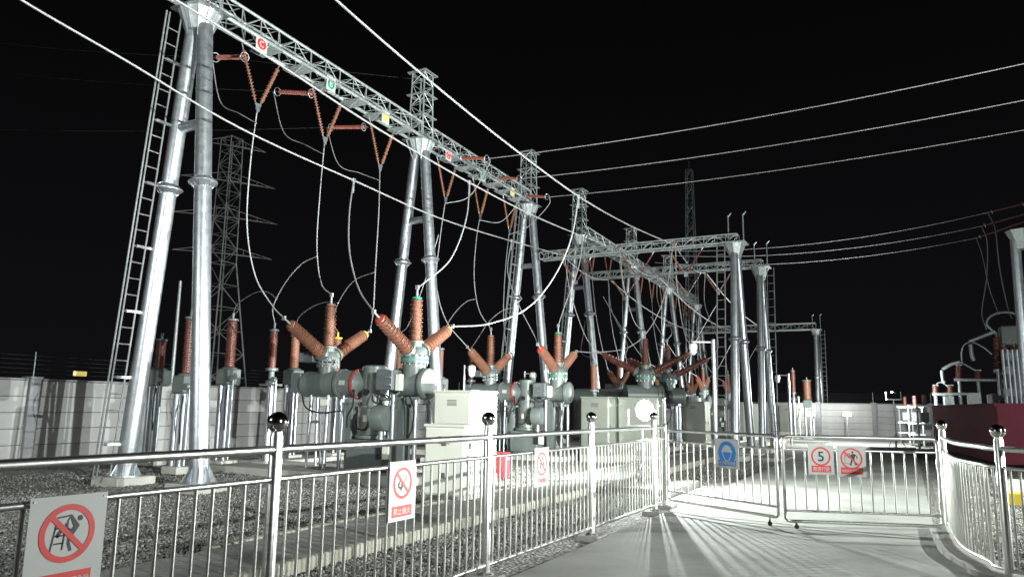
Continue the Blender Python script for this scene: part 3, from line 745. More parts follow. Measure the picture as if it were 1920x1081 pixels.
portal_col(P3R.x, 53, P3R.z, 'far tubular portal column standing alone before the end wall', 1, .17)
beam((P3L.x, 53, P3R.z), (P3R.x, 53, P3R.z), 'farthest cross beam ending on the lone portal column by the end wall', fine=False, group='cross beams over the busbars')

# ------------------------------------------------------------------ insulators
def shed_prof(L, rc_, rs, n, rc2=None, rs2=None):
    rc2 = rc_ if rc2 is None else rc2; rs2 = rs if rs2 is None else rs2; pr = [(rc_ * .9, 0)]
    for i in range(n):
        t = (i + .5) / n; c = rc_ + (rc2 - rc_) * t; s_ = rs + (rs2 - rs) * t; h = L * t; dl = L / n
        if i % 2: s_ = c + (s_ - c) * .72
        pr += [(c, h - dl * .42), (s_, h - dl * .1), (s_, h + .0), (c, h + dl * .22)]
    pr.append((rc2 * .9, L)); return pr
_im = {}
def insul(p, q, rc_, rs, n, m, root, name='insulator', rc2=None, rs2=None, seg=14):
    p, q = Vector(p), Vector(q); L = (q - p).length; k = (round(L, 2), rc_, rs, n, m.name, rc2, rs2)
    if k not in _im: _im[k] = MB().lathe(shed_prof(L, rc_, rs, n, rc2, rs2), n=seg).mesh(name, m)
    return inst(name, _im[k], p, root, align(q - p))
def torus(mb, c, d, r_, t_, n=16):
    x, y, z = frame_of(Vector(d)); pts = [Vector(c) + x * (r_ * math.cos(2 * math.pi * i / n)) + y * (r_ * math.sin(2 * math.pi * i / n)) for i in range(n + 1)]
    mb.path(pts, t_, 6, cap=False)
PH = ['C', 'B', 'A']
BAY = {0: 'first', 1: 'second', 3: 'third', 4: 'fourth', 5: 'fifth'}
vpt = {}
for bi in (0, 1, 3, 4, 5):
    y0, y1 = GY[bi], GY[bi + 1]
    for k in range(3):
        yc = (10.64, 12.82, 15.05)[k] if bi == 0 else (18.44, 20.68, 22.91)[k] if bi == 1 else y0 + (y1 - y0) * (.2, .5, .8)[k]
        c = V(rowX(yc), yc, 7.75); root = thing('v_string_insulator', c, 'brown V insulator pair under the %s main beam, %s' % (('nearest', 'second', 'middle', 'fourth', 'last')[list(BAY).index(bi)], ('near its left end', 'at its middle', 'near its right end')[k]), 'insulator', 'V string insulators hanging from the main beams')
        for s in (-1, 1):
            a = V(rowX(yc + s * .56), yc + s * .56, 8.98); b = c + V(0, s * .05, .06); d = (b - a).normalized()
            m_ = MB(); m_.tube(a, a + d * .16, .014, n=6); m_.build('clevis', galv, root); m_ = MB(); m_.tube(b - d * .1, b, .016, n=6); m_.build('clevis', galv, root)
            insul(a + d * .15, b - d * .08, .018, .052, 16, porc, root, seg=10)
        m_ = MB(); m_.poly([c + V(0, -.09, .09), c + V(0, .09, .09), c + V(0, .03, -.1), c + V(0, -.03, -.1)], V(.02, 0, 0)); m_.build('yoke_plate', galv, root)
        vpt[(bi, k)] = c
# phase plates
def phase_plate(p, t, m, label, sz=.34):
    s = Sign('phase_plate', p, (0, 1, 0), sz * .9, sz, label, .01)
    if t == 'A': s.disc(0, 0, sz * .36, m, 'disc', .002)
    else: s.disc(0, 0, sz * .36, m, 'disc', .002)
    s.text(t, 0, 0, sz * .34, sz * .42, s_white, 'letter', .004)
for (px, py), t, m_, nm in (((491, 83), 'C', s_red, 'red C phase plate on the nearest lattice beam'), ((621, 158), 'B', s_green, 'green B phase plate on the nearest lattice beam'), ((723, 220), 'A', s_yel, 'yellow A phase plate on the nearest lattice beam'),
                            ((841, 291), 'C', s_red, 'red C phase plate on the second lattice beam'), ((906, 330), 'B', s_green, 'green B phase plate on the second lattice beam'), ((961, 360), 'A', s_yel, 'yellow A phase plate on the second lattice beam')):
    phase_plate(row(px, py, .27), t, m_, nm)

# tension strings: bay 1 towards the outside, bay 2 towards the road
def tension(a, b, label, m=porc_red, n=26, group=None, rings=True, rr=.012):
    a, b = Vector(a), Vector(b); d = (b - a).normalized(); root = thing('tension_insulator', a, label, 'insulator', group)
    insul(a + d * .12, b - d * .1, .024, .055, n, m, root, seg=10)
    m_ = MB(); m_.tube(a, a + d * .14, .014, n=6); m_.tube(b - d * .12, b + d * .1, .014, n=6); m_.build('end_fitting', galv, root)
    if rings:
        for c in (a + d * .14, b - d * .04):
            m_ = MB(); torus(m_, c, d, .1, rr); m_.build('corona_ring', galv, root)
    return b + d * .1
def wire(pts, r, label, m=alu, cat='conductor', group=None, name='conductor', n=8):
    b = MB(); b.path(pts, r, n); o = b.build(name, m, None, org=pts[0]); return tag(o, label, cat, group)
out1 = []
for k, ((ax, ay), (bx, by)) in enumerate((((466, 107), (402, 108)), ((592, 176), (518, 172)), ((690, 238), (618, 239)))):
    a = row(ax, ay, -.1); b = V(a.x - 1.25, a.y, 0)
    q = atX(bx, by, b.x); b = V(b.x, q.y, q.z)
    e = tension(a, b, 'red tension insulator pointing outward under the nearest beam beside plate ' + PH[k], group='outward tension insulators'); out1.append(e)
    far = atX(-80, (70, 126, 240)[k], -34)
    wire(sag(e, far, .12, 30), .005, 'thin outgoing wire running off the %s outward tension insulator to the dark left' % ('left', 'middle', 'right')[k], wire_dark, 'conductor', 'outgoing wires left of the main row')
# jumper loops from the outward tension strings to the V strings
for k in range(3):
    a = out1[k]; c = vpt[(0, k)]
    wire(spline([a, a.lerp(c, .25) - V(0, 0, .75), a.lerp(c, .65) - V(0, 0, .55), c - V(0, 0, .35)], 8), .011, 'slack jumper loop from outward insulator to V string under plate ' + PH[k], alu_dull, 'jumper', 'jumper loops under the nearest beam')
out2 = []
for k, (ax, ay, bx, by, ex, ey) in enumerate(((862, 296, 914, 297, 1920, 105), (933, 333, 974, 335, 1920, 175), (985, 367, 1027, 369, 1920, 232))):
    a = row(ax, ay, .25); q = atX(bx, by, a.x + 1.15)
    e = tension(a, q, 'red tension insulator pointing roadward from the second beam, %s of three' % ('nearest', 'middle', 'farthest')[k], group='roadward tension insulators', n=24); out2.append(e)
    Z = atY(ex, ey, e.y + .6)
    m_ = e.lerp(Z, .5)
    far = e + (Z - e) * 1.25
    wire(sag(e, far, .28, 40), .014, 'bright wire crossing the right sky from the %s roadward tension insulator' % ('nearest', 'middle', 'farthest')[k], alu, 'conductor', 'wires crossing the sky to the right')
    c = vpt[(1, k)]
    jp = ((915, 312), (880, 368), (836, 378)) if k == 0 else ((975, 372), (940, 415), (900, 408)) if k == 1 else ((1028, 385), (990, 425), (957, 437))
    g0, g1, g2 = jp
    o0 = e.x
    def rx(px, py, X): return atX(px, py, X)
    wire(spline([e, rx(*g0, e.x - .1), rx(*g1, (e.x + c.x) / 2 - .1), V(c.x, c.y, c.z - .12)], 8), .013, 'bright jumper from roadward insulator down to a V string, %s of three' % ('nearest', 'middle', 'farthest')[k], alu, 'jumper', 'jumpers under the second beam')

# second set of wires to the right: from the third bay to the gantry at the right edge
RG = []
for k, (sx_, sy_, mx_, my_, ex, ey) in enumerate(((1250, 470, 1390, 455, 1853, 398), (1240, 478, 1396, 473, 1840, 424), (1228, 492, 1400, 489, 1831, 446))):
    a = row(sx_, sy_, 1.4); Yr = a.y + .5; e = atY(ex, ey, Yr)
    wire(sag(a, e, .55, 40), .013, 'wire from the far bay to the right edge gantry, %s of three' % ('upper', 'middle', 'lower')[k], alu_dull, 'conductor', 'wires to the right edge gantry')
    e2 = atY((1920, 1925, 1925)[k], (382, 400, 414)[k], Yr)
    tension(e, e2, 'dark tension insulator at the right edge, %s of three' % ('upper', 'middle', 'lower')[k], porc_dark, 20, 'tension insulators at the right edge')
    RG.append((e, Yr))

# ------------------------------------------------------------------ three bus wires along the yard
def busw(p0, p1, s, ext, label):
    d = (Vector(p1) - Vector(p0)); a = Vector(p0) - d * ext
    wire(sag(a, p1, s, 60), .020, label, alu, 'conductor', 'thick bus conductors over the road side of the switchgear', 'bus_conductor', 8)
B1e, B2e, B3e = atY(1052, 478, 24.3), atY(1157, 468, 24.3), atY(1262, 458, 24.3)
def buspath(pix, X0, X1, e):
    # pix: picture points; X varies slightly along the wire
    out = []
    for i, (px, py) in enumerate(pix):
        t = i / (len(pix)); out.append(atX(px, py, X0 + (X1 - X0) * t))
    out.append(e); return spline(out, 8)
b1 = buspath([(-70, -78), (40, 0), (240, 116), (450, 240), (663, 338), (850, 418)], -10.75, -11.3, B1e)
b2 = buspath([(190, -80), (330, 0), (530, 125), (700, 236), (880, 342), (1020, 413)], -8.75, -9.1, B2e)
b3 = buspath([(540, -90), (630, 0), (800, 147), (960, 276), (1085, 368), (1180, 422)], -6.8, -7.05, B3e)
for b_, nm in ((b1, 'lowest thick bus conductor, sweeping from top left across the nearest gantry legs'), (b2, 'middle thick bus conductor, running just below the main lattice beam'), (b3, 'right thick bus conductor, entering at the picture top and ending on the nearer cross beam')):
    wire(b_, .019, nm, alu, 'conductor', 'thick bus conductors over the switchgear', 'bus_conductor')
# continuation beyond the cross beams
for k, (e, X) in enumerate(((B1e, -12.6), (B2e, -10.3), (B3e, -8.2))):
    tension(e + V(0, -.1, .05), e + V(0, .8, .02), 'short insulator holding the %s bus conductor on the nearer cross beam' % ('left', 'middle', 'right')[k], (porc_red, porc_red, porc)[k], 14, 'bus insulators on the cross beam')
    wire(sag(V(e.x, 24.8, e.z - .05), V(e.x - .3, 29.9, p2z - .1), .25, 16), .018, 'short bus conductor between the two cross beams, %s of three' % ('left', 'middle', 'right')[k], alu, 'conductor', 'bus conductors between the cross beams')
    wire(sag(V(e.x - .3, 30.2, p2z - .1), V(P3L.x + 1.6 + 2.1 * k, 52.8, P3R.z + .1), .85, 40), .022, 'far bus conductor from the second cross beam to the farthest one, %s of three' % ('left', 'middle', 'right')[k], alu, 'conductor', 'far bus conductors')

# ================================================================== SWITCHGEAR UNITS
def tri(root, c, ax, L=1.28, side=1.42, tilt=61, tips=(red_r, green_r, yel_r), dome=.25, neck=True, ring=True, m=porc, rb=.125, rt=.105):
    """three bushings on a dome; returns tips; ax = spread axis"""
    c = Vector(c); ax = Vector(ax).normalized(); m_ = MB()
    m_.lathe([(dome * .95, -.30), (dome * .95, -.14), (dome * 1.18, -.14), (dome * 1.18, -.09)], c, n=26)
    m_.lathe([(dome * 1.18, -.055), (dome * 1.18, -.01), (dome, -.01)] + [(dome * math.cos(t), dome * math.sin(t)) for t in np.linspace(.05, 1.45, 8)], c, n=26)
    dm = m_.build('bushing_dome', paint, root)
    if ring: m_ = MB(); m_.lathe([(dome * 1.15, -.09), (dome * 1.15, -.055)], c, n=26); m_.build('phase_ring', green_r, dm)
    m_ = MB()
    for i in range(14):
        t = 2 * math.pi * i / 14; q = c + V(math.cos(t), math.sin(t), 0) * dome * 1.06; m_.tube(q + V(0, 0, -.18), q + V(0, 0, .025), .014, n=6)
    m_.build('bolts', galv, dm)
    out = []
    for k, s in enumerate((-1, 0, 1)):
        t = R(tilt) * s; d = ax * math.sin(t) + V(0, 0, math.cos(t)); LL = L if s == 0 else side
        a = c + d * dome * .7; b = c + d * (dome + .1)
        m_ = MB(); m_.lathe([(rb * 1.1, 0), (rb * 1.1, dome * .45), (rb * 1.45, dome * .45), (rb * 1.45, dome * .45 + .045)], a, d, 20); m_.build('bushing_flange', paint, dm)
        q = a + d * (dome * .45 + .05); e = c + d * LL
        bu = insul(q, e - d * .06, rb * .78, rb * 1.26, 19, m, root, 'bushing', rt * .74, rt * 1.28, 18)
        m_ = MB(); m_.lathe([(rt * .8, -.055), (rt * 1.0, -.045), (rt * 1.0, -.018), (rt * .5, .0)], e, d, 16); m_.build('phase_cap', tips[k], bu) if False else m_.build('phase_cap', tips[k], root)
        m_ = MB(); m_.tube(e, e + d * .17, .028, .022, 10); m_.box(e + d * .2, (.07, .05, .09)); m_.build('terminal', alu, root)
        out.append(e + d * .2)
    return out
def hgis(Y, label):
    fx = rowX(Y) + 2.9; root = thing('switchgear_unit', (fx - 1.2, Y, 0), label, 'switchgear', 'gas insulated switchgear units in the yard')
    def p(x, y, z): return V(fx + x, Y + y, z)
    tf = tri(root, p(0, 0, 2.50), (0, 1, 0)); tr = tri(root, p(-2.4, 0, 2.48), (0, 1, 0), dome=.22, tips=(porc, porc, yel_r), ring=False, m=porc)
    m_ = MB(); m_.lathe([(.24, 0), (.24, .45)], p(0, 0, 1.85), n=24)
    m_.lathe([(.27, -.42), (.27, .30), (.33, .30), (.33, .36), (.31, .40), (.16, .44)], p(0, 0, 1.93), (1, 0, 0), 26)
    m_.lathe([(.335, -.42), (.335, -.37)], p(0, 0, 1.93), (1, 0, 0), 26); m_.build('front_tank', paint, root)
    m_ = MB(); m_.box(p(.1, .0, 1.57), (.34, .34, .14), 0, .02); m_.box(p(-.22, 0, .88), (.2, .24, 1.5), 0, .01); m_.build('front_support', paint, root)
    for x, y in ((.22, -.22), (.22, .24)): m_ = MB(); m_.tube(p(x, y, .1), p(x, y, 1.6), .045, n=12); m_.build('support_tube', galv, root)
    # mechanism box
    m_ = MB(); m_.box(p(-.40, -.34, 2.0), (.42, .34, .42), 0, .015); mb_ = m_.build('drive_box', paint_dk, root)
    for z in (1.9, 2.05): m_ = MB(); m_.box(p(-.28, -.53, z), (.14, .03, .03)); m_.build('handle', galv, mb_)
    m_ = MB(); m_.box(p(-.12, -.34, 1.95), (.12, .14, .34), 0, .01); m_.build('terminal_box', white_p, root)
    # breaker tank
    m_ = MB(); m_.lathe([(.25, 1.45), (.25, 2.24), (.27, 2.24), (.27, 2.30), (.2, 2.33)], (fx - 1.05, Y, 0), n=28); m_.lathe([(.30, 1.42), (.30, 1.47)], (fx - 1.05, Y, 0), n=28); m_.build('breaker_tank', paint, root)
    m_ = MB(); m_.lathe([(.265, .86), (.265, 1.42)], (fx - 1.05, Y, 0), n=30); m_.build('lower_shell', steel_plate, root)
    m_ = MB(); m_.lathe([(.36, .78), (.36, .85)], (fx - 1.05, Y, 0), n=24); m_.build('shell_flange', paint, root)
    m_ = MB(); m_.box(p(-.98, 0, .45), (.92, .74, .62), 0, .015); m_.box(p(-.98, 0, .12), (.8, .6, .06)); mc = m_.build('drive_cabinet', paint, root)
    m_ = MB(); m_.box(p(-.36, -.40, .52), (.16, .05, .26), 0, .005); m_.build('gauge_box', white_p, mc); m_ = MB(); m_.box(p(-.56, -.385, .5), (.12, .03, .24)); m_.build('vent', black_p, mc)
    # side flange drum
    m_ = MB(); m_.lathe([(.24, 0), (.27, .02), (.27, .30), (.25, .33), (.1, .36)], p(-.60, -.46, 1.22), (1, .0, 0), 28); m_.build('side_drum', paint, root)
    m_ = MB(); m_.tube(p(-.45, -.46, .76), p(-.45, -.46, 1.0), .06, n=12); m_.tube(p(-.2, -.42, .8), p(-.2, -.42, 1.7), .045, n=10); m_.build('pipe', galv, root)
    for x0, rr, zz in ((-.42, .30, 1.93), (.33, .30, 1.93), (-1.9, .31, 1.93), (-1.46, .31, 1.93)):
        m_ = MB()
        for i in range(16):
            t = 2 * math.pi * i / 16; m_.tube(p(x0 - .03, rr * math.cos(t), zz + rr * math.sin(t)), p(x0 + .06, rr * math.cos(t), zz + rr * math.sin(t)), .016, n=6)
        stuff(m_.build('flange_bolts', galv, root))
    m_ = MB(); m_.box(p(-1.7, -.315, 1.95), (.16, .01, .1)); m_.build('name_plate', s_white, root)
    m_ = MB(); m_.box(p(-1.05, -.262, 1.2), (.1, .02, .14)); m_.build('gauge', white_p, root)
    m_ = MB(); m_.lathe([(.06, 0), (.07, .01), (.07, .04)], p(-1.05, -.25, 1.75), (0, -1, 0), 14); m_.build('pressure_gauge', s_black, root)
    # rear tank
    m_ = MB(); m_.lathe([(.22, -3.0), (.29, -2.96), (.29, -1.95), (.33, -1.95), (.33, -1.88), (.30, -1.88), (.30, -1.42), (.26, -1.38), (.22, -1.30), (.22, -.8)], p(0, 0, 1.93), (1, 0, 0), 28)
    m_.lathe([(.2, 0), (.2, .4)], p(-2.4, 0, 1.95), n=22); m_.build('rear_tank', paint, root)
    m_ = MB(); m_.lathe([(.335, -1.47), (.335, -1.43)], p(0, 0, 1.93), (1, 0, 0), 28); m_.build('red_band', red_r, root)
    m_ = MB(); m_.box(p(-3.15, 0, 1.95), (.3, .44, .46), 0, .015); m_.build('rear_drive_box', paint_dk, root)
    m_ = MB(); m_.box(p(-2.75, -.2, 2.52), (.42, .3, .22), 0, .01); m_.build('monitor_box', paint_dk, root)
    for x, y, rr in ((-2.15, -.25, .05), (-2.15, .25, .05), (-2.7, -.2, .03), (-2.85, .25, .03), (-1.75, -.2, .03)):
        m_ = MB(); m_.tube(p(x, y, .1), p(x, y * .8, 1.68), rr, n=12); m_.build('support_tube', galv, root)
    m_ = MB(); m_.box(p(-1.55, -.1, .78), (.18, .2, 1.35), 0, .01); m_.box(p(-1.55, -.1, 1.5), (.3, .3, .06)); m_.build('rear_support', paint, root)
    m_ = MB(); m_.tube(p(-2.62, -.3, .1), p(-2.5, -.28, 1.62), .022, n=8); m_.tube(p(-2.2, -.3, .1), p(-2.32, -.28, 1.62), .022, n=8)
    for z in (.6, 1.1): m_.box(p(-2.41, -.3, z), (.26, .05, .05))
    m_.build('trestle', galv, root)
    # cables and pipes
    for pts in ([p(.1, -.3, 1.7), p(.28, -.36, 1.4), p(.2, -.3, 1.0), p(.02, -.2, .8)], [p(-1.35, -.3, 1.8), p(-1.25, -.45, 1.45), p(-1.5, -.3, 1.25), p(-1.55, -.25, 1.0)],
                [p(-.55, -.45, 1.8), p(-.5, -.55, 1.5), p(-.3, -.4, 1.2), p(-.3, -.3, .8)], [p(-2.9, -.25, 1.7), p(-2.6, -.4, 1.4), p(-2.2, -.35, 1.3), p(-1.7, -.25, 1.35)],
                [p(-1.3, -.3, 1.2), p(-1.2, -.33, 1.0), p(-1.0, -.31, .98), p(-.9, -.3, 1.2)], [p(-.4, -.3, 1.78), p(-.38, -.35, 1.2), p(-.4, -.35, .8)]):
        m_ = MB(); m_.path(spline(pts, 6), .017, 6); m_.build('cable', black_p, root)
    for y in (-.18, .1, .22):
        m_ = MB(); m_.path(spline([p(-.15, y - .1, 1.75), p(-.35, y - .2, 1.6), p(-.6, y - .2, 1.62), p(-.8, y - .1, 1.7)], 5), .02, 8); m_.build('pipe', galv, root)
    m_ = MB(); m_.box(p(-2.1, -.36, 1.52), (.22, .08, .14), 0, .01); m_.build('junction_box', white_p, root)
    return root, tf, tr
U1, tf1, tr1 = hgis(12.8, 'nearest grey switchgear unit with two sets of three brown bushings, behind the white cabinets')
def mv(l, d): return [q + Vector(d) for q in l]
units = {12.8: (tf1, tr1)}
for Y, lb in ((20.7, 'second grey switchgear unit, right of the tall white cabinet'), (34.0, 'third grey switchgear unit, partly hidden behind the floodlight'), (42.0, 'fourth grey switchgear unit, beyond the thick portal column'), (50.0, 'farthest grey switchgear unit near the end wall')):
    d = V(-0.042 * (Y - 12.8), Y - 12.8, 0); dup(U1, d, lb); units[Y] = (mv(tf1, d), mv(tr1, d))
# bus section unit between the portals, bushings spread across
def bus_unit(px, py, Y, label):
    c = atY(px, py, Y); c.z = 2.62
    root = thing('bus_voltage_unit', (c.x, c.y, 0), label, 'switchgear', 'wide bushing units between the cross beams')
    tips = tri(root, c, (1, .1, 0), L=1.35, side=1.75, tilt=63, m=porc_dark, tips=(porc_dark,) * 3, dome=.3, rb=.135, rt=.1)
    m_ = MB(); m_.lathe([(.27, 1.75), (.27, 2.35)], (c.x, c.y, 0), n=24); m_.lathe([(.36, -.75), (.36, .5), (.4, .5), (.4, .58), (.2, .66)], (c.x, c.y, 1.95), (.8, .6, 0), 28); m_.build('tank', paint, root)
    for dx, dy in ((-.35, -.2), (.35, -.2), (.35, .25), (-.35, .25)): m_ = MB(); m_.tube((c.x + dx, c.y + dy, .1), (c.x + dx, c.y + dy, 1.7), .075, n=14); m_.build('support_tube', galv, root)
    m_ = MB(); m_.box((c.x, c.y, 1.65), (1.0, .7, .1), 0, .01); m_.build('platform', galv, root)
    m_ = MB(); m_.box((c.x - .2, c.y - .5, .9), (.35, .25, .5), 0, .02); m_.build('control_box', steel_plate, root)
    return tips
tb1 = bus_unit(1210, 705, 25.6, 'wide three armed bushing unit above the lit floodlight')
tb2 = bus_unit(1252, 700, 28.6, 'wide three armed bushing unit right behind the one above the floodlight')
m_ = MB(); m_.lathe([(.25, 0), (.25, 2.6), (.29, 2.6), (.29, 2.66)], (-11.3, 26.1, 1.95), (1, -.05, 0), 22); o = thing('bus_tank', (-10, 26, 0), 'long horizontal grey bus tank left of the floodlit bushing unit', 'switchgear'); m_.build('tank', paint, o)
for x in (-11, -9.3): m_ = MB(); m_.tube((x, 26.05, .05), (x, 26.05, 1.72), .07, n=12); m_.build('support_tube', galv, o)

# ------------------------------------------------------------------ drops
def drop(a, b, pix, label, r=.015, m=alu, group='hanging drop conductors', s=0.0):
    a, b = Vector(a), Vector(b); pts = [a]; n = len(pix)
    for i, (px, py) in enumerate(pix):
        t = (i + 1) / (n + 1); ry = _ray(px, py)
        # point of the vertical plane through a and b, seen at this picture point
        dx, dy = (b.x - a.x), (b.y - a.y)
        # interpolate on distance along the ray: depth of a and b
        za, zb = (a - EYE).dot(FW), (b - EYE).dot(FW); pts.append(EYE + ry * (za + (zb - za) * t))
    pts.append(b); wire(spline(pts, 7), r, label, m, 'conductor', group, 'drop_conductor')
tf, tr = units[12.8]
drop(vpt[(0, 0)], tr[0], [(470, 300), (463, 420), (478, 515), (510, 572)], 'drop wire from V string under plate C to the nearest rear bushing')
drop(vpt[(0, 1)], tr[1], [(600, 360), (594, 460), (602, 530)], 'drop wire from V string under plate B to the nearest upright rear bushing')
drop(vpt[(0, 2)], tr[2], [(710, 400), (704, 500), (700, 580)], 'drop wire from V string under plate A to the yellow tipped rear bushing')
tf2, tr2 = units[20.7]
drop(vpt[(1, 0)], tr2[0], [(824, 455), (818, 530), (836, 600)], 'drop wire to the left rear bushing of the second switchgear unit')
drop(vpt[(1, 1)], tr2[1], [(893, 450), (889, 520), (898, 580)], 'drop wire to the upright rear bushing of the second switchgear unit')
drop(vpt[(1, 2)], tr2[2], [(948, 500), (944, 580), (948, 640)], 'drop wire to the right rear bushing of the second switchgear unit')
def on(b, px):  # point on a wire nearest to picture column px
    best = None
    for q in b:
        d = q - EYE; x = CX + F_PX * d.dot(RT) / d.dot(FW)
        if best is None or abs(x - px) < best[0]: best = (abs(x - px), q)
    return best[1]
def clampb(p, nm):
    m_ = MB(); m_.box((p.x, p.y, p.z), (.07, .09, .1), 0, .01); m_.tube(p - V(0, 0, .3), p, .024, n=8); tag(m_.build('wire_clamp', galv, None, org=p), 'grey clamp on the %s bus conductor' % nm, 'clamp', 'clamps on the bus conductors')
q1, q2, q3 = on(b1, 663), on(b2, 882), on(b3, 1087)
for q, nm in ((q1, 'lowest'), (q2, 'middle'), (q3, 'right')): clampb(q, nm + ' thick')
drop(q1, tf[0], [(655, 400), (655, 470), (672, 540)], 'thick drop wire from the lowest bus conductor to the red tipped bushing', .017)
drop(q2, tf[1], [(874, 410), (845, 485), (795, 530)], 'thick drop wire from the middle bus conductor to the green tipped bushing', .017)
drop(q3, tf[2], [(1070, 450), (1035, 525), (985, 580), (915, 607)], 'thick drop wire from the right bus conductor to the yellow tipped bushing', .017)
q = on(b1, 965); clampb(q, 'lowest thick one, near the third gantry,'); drop(q, tf2[0], [(952, 510), (972, 570), (1000, 625)], 'drop wire from lowest bus conductor to second unit left front bushing')
q = on(b2, 1100); drop(q, tf2[1], [(1085, 500), (1060, 570)], 'drop wire from the middle bus conductor to the second unit upright front bushing')
q = B3e; drop(q, tf2[2], [(1250, 540), (1222, 610), (1180, 650), (1120, 660)], 'long swooping drop wire from the nearer cross beam to the second unit')
for k, (e, t_) in enumerate(((B1e, tb1[0]), (B2e, tb1[1]), (B3e, tb1[2]))):
    wire(spline([e + V(0, .3, 0), e.lerp(t_, .3) + V(-.15, .2, -.3), e.lerp(t_, .75) + V(-.2, .1, -.25), t_], 8), .016, 'drop wire from the nearer cross beam to the wide bushing unit, %s of three' % ('left', 'middle', 'right')[k], alu, 'conductor', 'drops at the cross beams', 'drop_conductor')
for k, (e, t_) in enumerate(((B1e, tb2[0]), (B2e, tb2[1]), (B3e, tb2[2]))):
    e = V(e.x - .3, 29.9, p2z - .1)
    wire(spline([e, e.lerp(t_, .3) + V(-.15, .2, -.3), e.lerp(t_, .75) + V(.25, .1, -.25), t_], 8), .016, 'drop wire from the second cross beam to the rear wide bushing unit, %s of three' % ('left', 'middle', 'right')[k], alu, 'conductor', 'drops at the cross beams', 'drop_conductor')
for Yu, bi in ((34.0, 3), (42.0, 4), (50.0, 5)):
    f_, r_ = units[Yu]
    for k in range(3):
        a, b = vpt[(bi, k)], r_[k]
        wire(spline([a, a.lerp(b, .4) + V(0, -.35, 0), a.lerp(b, .75) + V(0, -.3, 0), b], 7), .016, 'far %s drop wire from the V string to the rear of the %s switchgear unit' % (('left', 'middle', 'right')[k], {34.0: 'third', 42.0: 'fourth', 50.0: 'farthest'}[Yu]), alu, 'conductor', 'far drops %d' % bi, 'drop_conductor')
        a = V(rowX(Yu) + (0.9, 3.0, 5.1)[k], Yu - 1 + 2 * (k - 1), 6.45); b = f_[k]
        wire(spline([a, a.lerp(b, .35) + V(0, -.3, -.2), a.lerp(b, .75) + V(0, -.2, -.35), b], 7), .016, 'far %s drop wire from bus conductor to the front of the %s switchgear unit' % (('left', 'middle', 'right')[k], {34.0: 'third', 42.0: 'fourth', 50.0: 'farthest'}[Yu]), alu, 'conductor', 'far front drops %d' % bi, 'drop_conductor')
# V strings below the cross beams
for j, (px0, pxc, pxd, pyv, Y, zb_, nm) in enumerate(((1062, 1080, 1107, 610, 24.5, p1z, 'left'), (1166, 1197, 1222, 600, 24.5, p1z, 'middle'), (1278, 1287, 1346, 548, 24.5, p1z, 'right'), (1150, 1172, 1195, 575, 30.0, p2z, 'left'), (1225, 1288, 1325, 540, 30.0, p2z, 'middle'), (1318, 1347, 1372, 565, 30.0, p2z, 'right'))):
    c = atY(pxc, pyv, Y); c = V(c.x, Y, zb_ - .95)
    root = thing('v_string_insulator', c, 'small V insulator pair under the %s cross beam, %s of three' % ('nearer' if Y < 27 else 'second', nm), 'insulator', 'V string insulators under the cross beams')
    for s in (-1, 1):
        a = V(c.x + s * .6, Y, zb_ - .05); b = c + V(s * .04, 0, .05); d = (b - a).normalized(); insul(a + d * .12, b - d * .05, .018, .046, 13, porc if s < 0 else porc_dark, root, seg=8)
        m_ = MB(); m_.tube(a, a + d * .13, .012, n=6); m_.build('clevis', galv, root)
    m_ = MB(); m_.box(c, (.12, .03, .14)); m_.build('yoke_plate', galv, root)

# ------------------------------------------------------------------ insulator posts behind (arresters and isolator poles)
def post_unit(bx, by, ptop, pbot, w_, m, label, kind, boxm=paint, cap=paint_dk, X=None, Y=None):
    base = atZ(bx, by, .05) if X is None else V(X, Y, 0)
    zt, zb_ = atY(bx if X is None else ptop[0], ptop[1], base.y).z, atY(pbot[0], pbot[1], base.y).z
    x, y = base.x, base.y; nm = {'arrester': 'surge_arrester', 'trafo': 'instrument_transformer'}[kind]
    root = thing(nm, (x, y, 0), label, 'insulator post', 'brown insulator posts behind the switchgear')
    for dx, dy in ((-.12, -.1), (.12, -.1)) if kind == 'trafo' else ((0, 0),):
        m_ = MB(); m_.tube((x + dx, y + dy, 0.05), (x + dx, y + dy, zb_ - .42), .085 if kind == 'arrester' else .07, n=16); m_.build('pole', galv, root)
    m_ = MB(); m_.box((x, y, .05), (.5, .5, .16), 0, .015); m_.build('footing', found_m, root)
    m_ = MB()
    if kind == 'trafo': m_.box((x, y, zb_ - .24), (.42, .4, .4), 0, .03); m_.lathe([(.17, 0), (.19, .03), (.12, .06)], (x, y, zb_ - .05), n=16)
    else: m_.lathe([(.13, -.4), (.13, -.3), (.07, -.28), (.07, -.08), (.15, -.06), (.15, 0)], (x, y, zb_), n=16); m_.box((x, y, zb_ - .4), (.46, .3, .05))
    m_.build('head_box', boxm, root)
    insul((x, y, zb_), (x, y, zt), w_ * .8, w_, 22, m, root, 'porcelain')
    m_ = MB(); m_.lathe([(w_ * .9, 0), (w_ * 1.1, .01), (w_ * 1.1, .05), (w_ * .4, .07)], (x, y, zt), n=16); m_.tube((x, y, zt + .05), (x, y, zt + .2), .03, n=8); m_.build('top_cap', cap, root)
    m_ = MB(); m_.tube((x + .27, y - .1, .15), (x + .27, y - .1, zb_ - .3), .025, n=8); m_.lathe([(.07, 0), (.07, .08)], (x + .27, y - .14, zb_ - .28), (0, -1, 0), 14); m_.build('operating_rod', galv, root)
    m_ = MB(); m_.path(spline([(x + .12, y - .12, zb_ - .4), (x + .3, y - .3, zb_ - .9), (x + .15, y - .15, zb_ - 1.5)], 5), .015, 6); m_.build('cable', black_p, root)
    return V(x, y, zt + .2)
t1 = post_unit(417, 868, (425, 603), (423, 688), .13, porc_dark, 'dark brown insulator post just right of the nearest gantry legs', 'trafo')
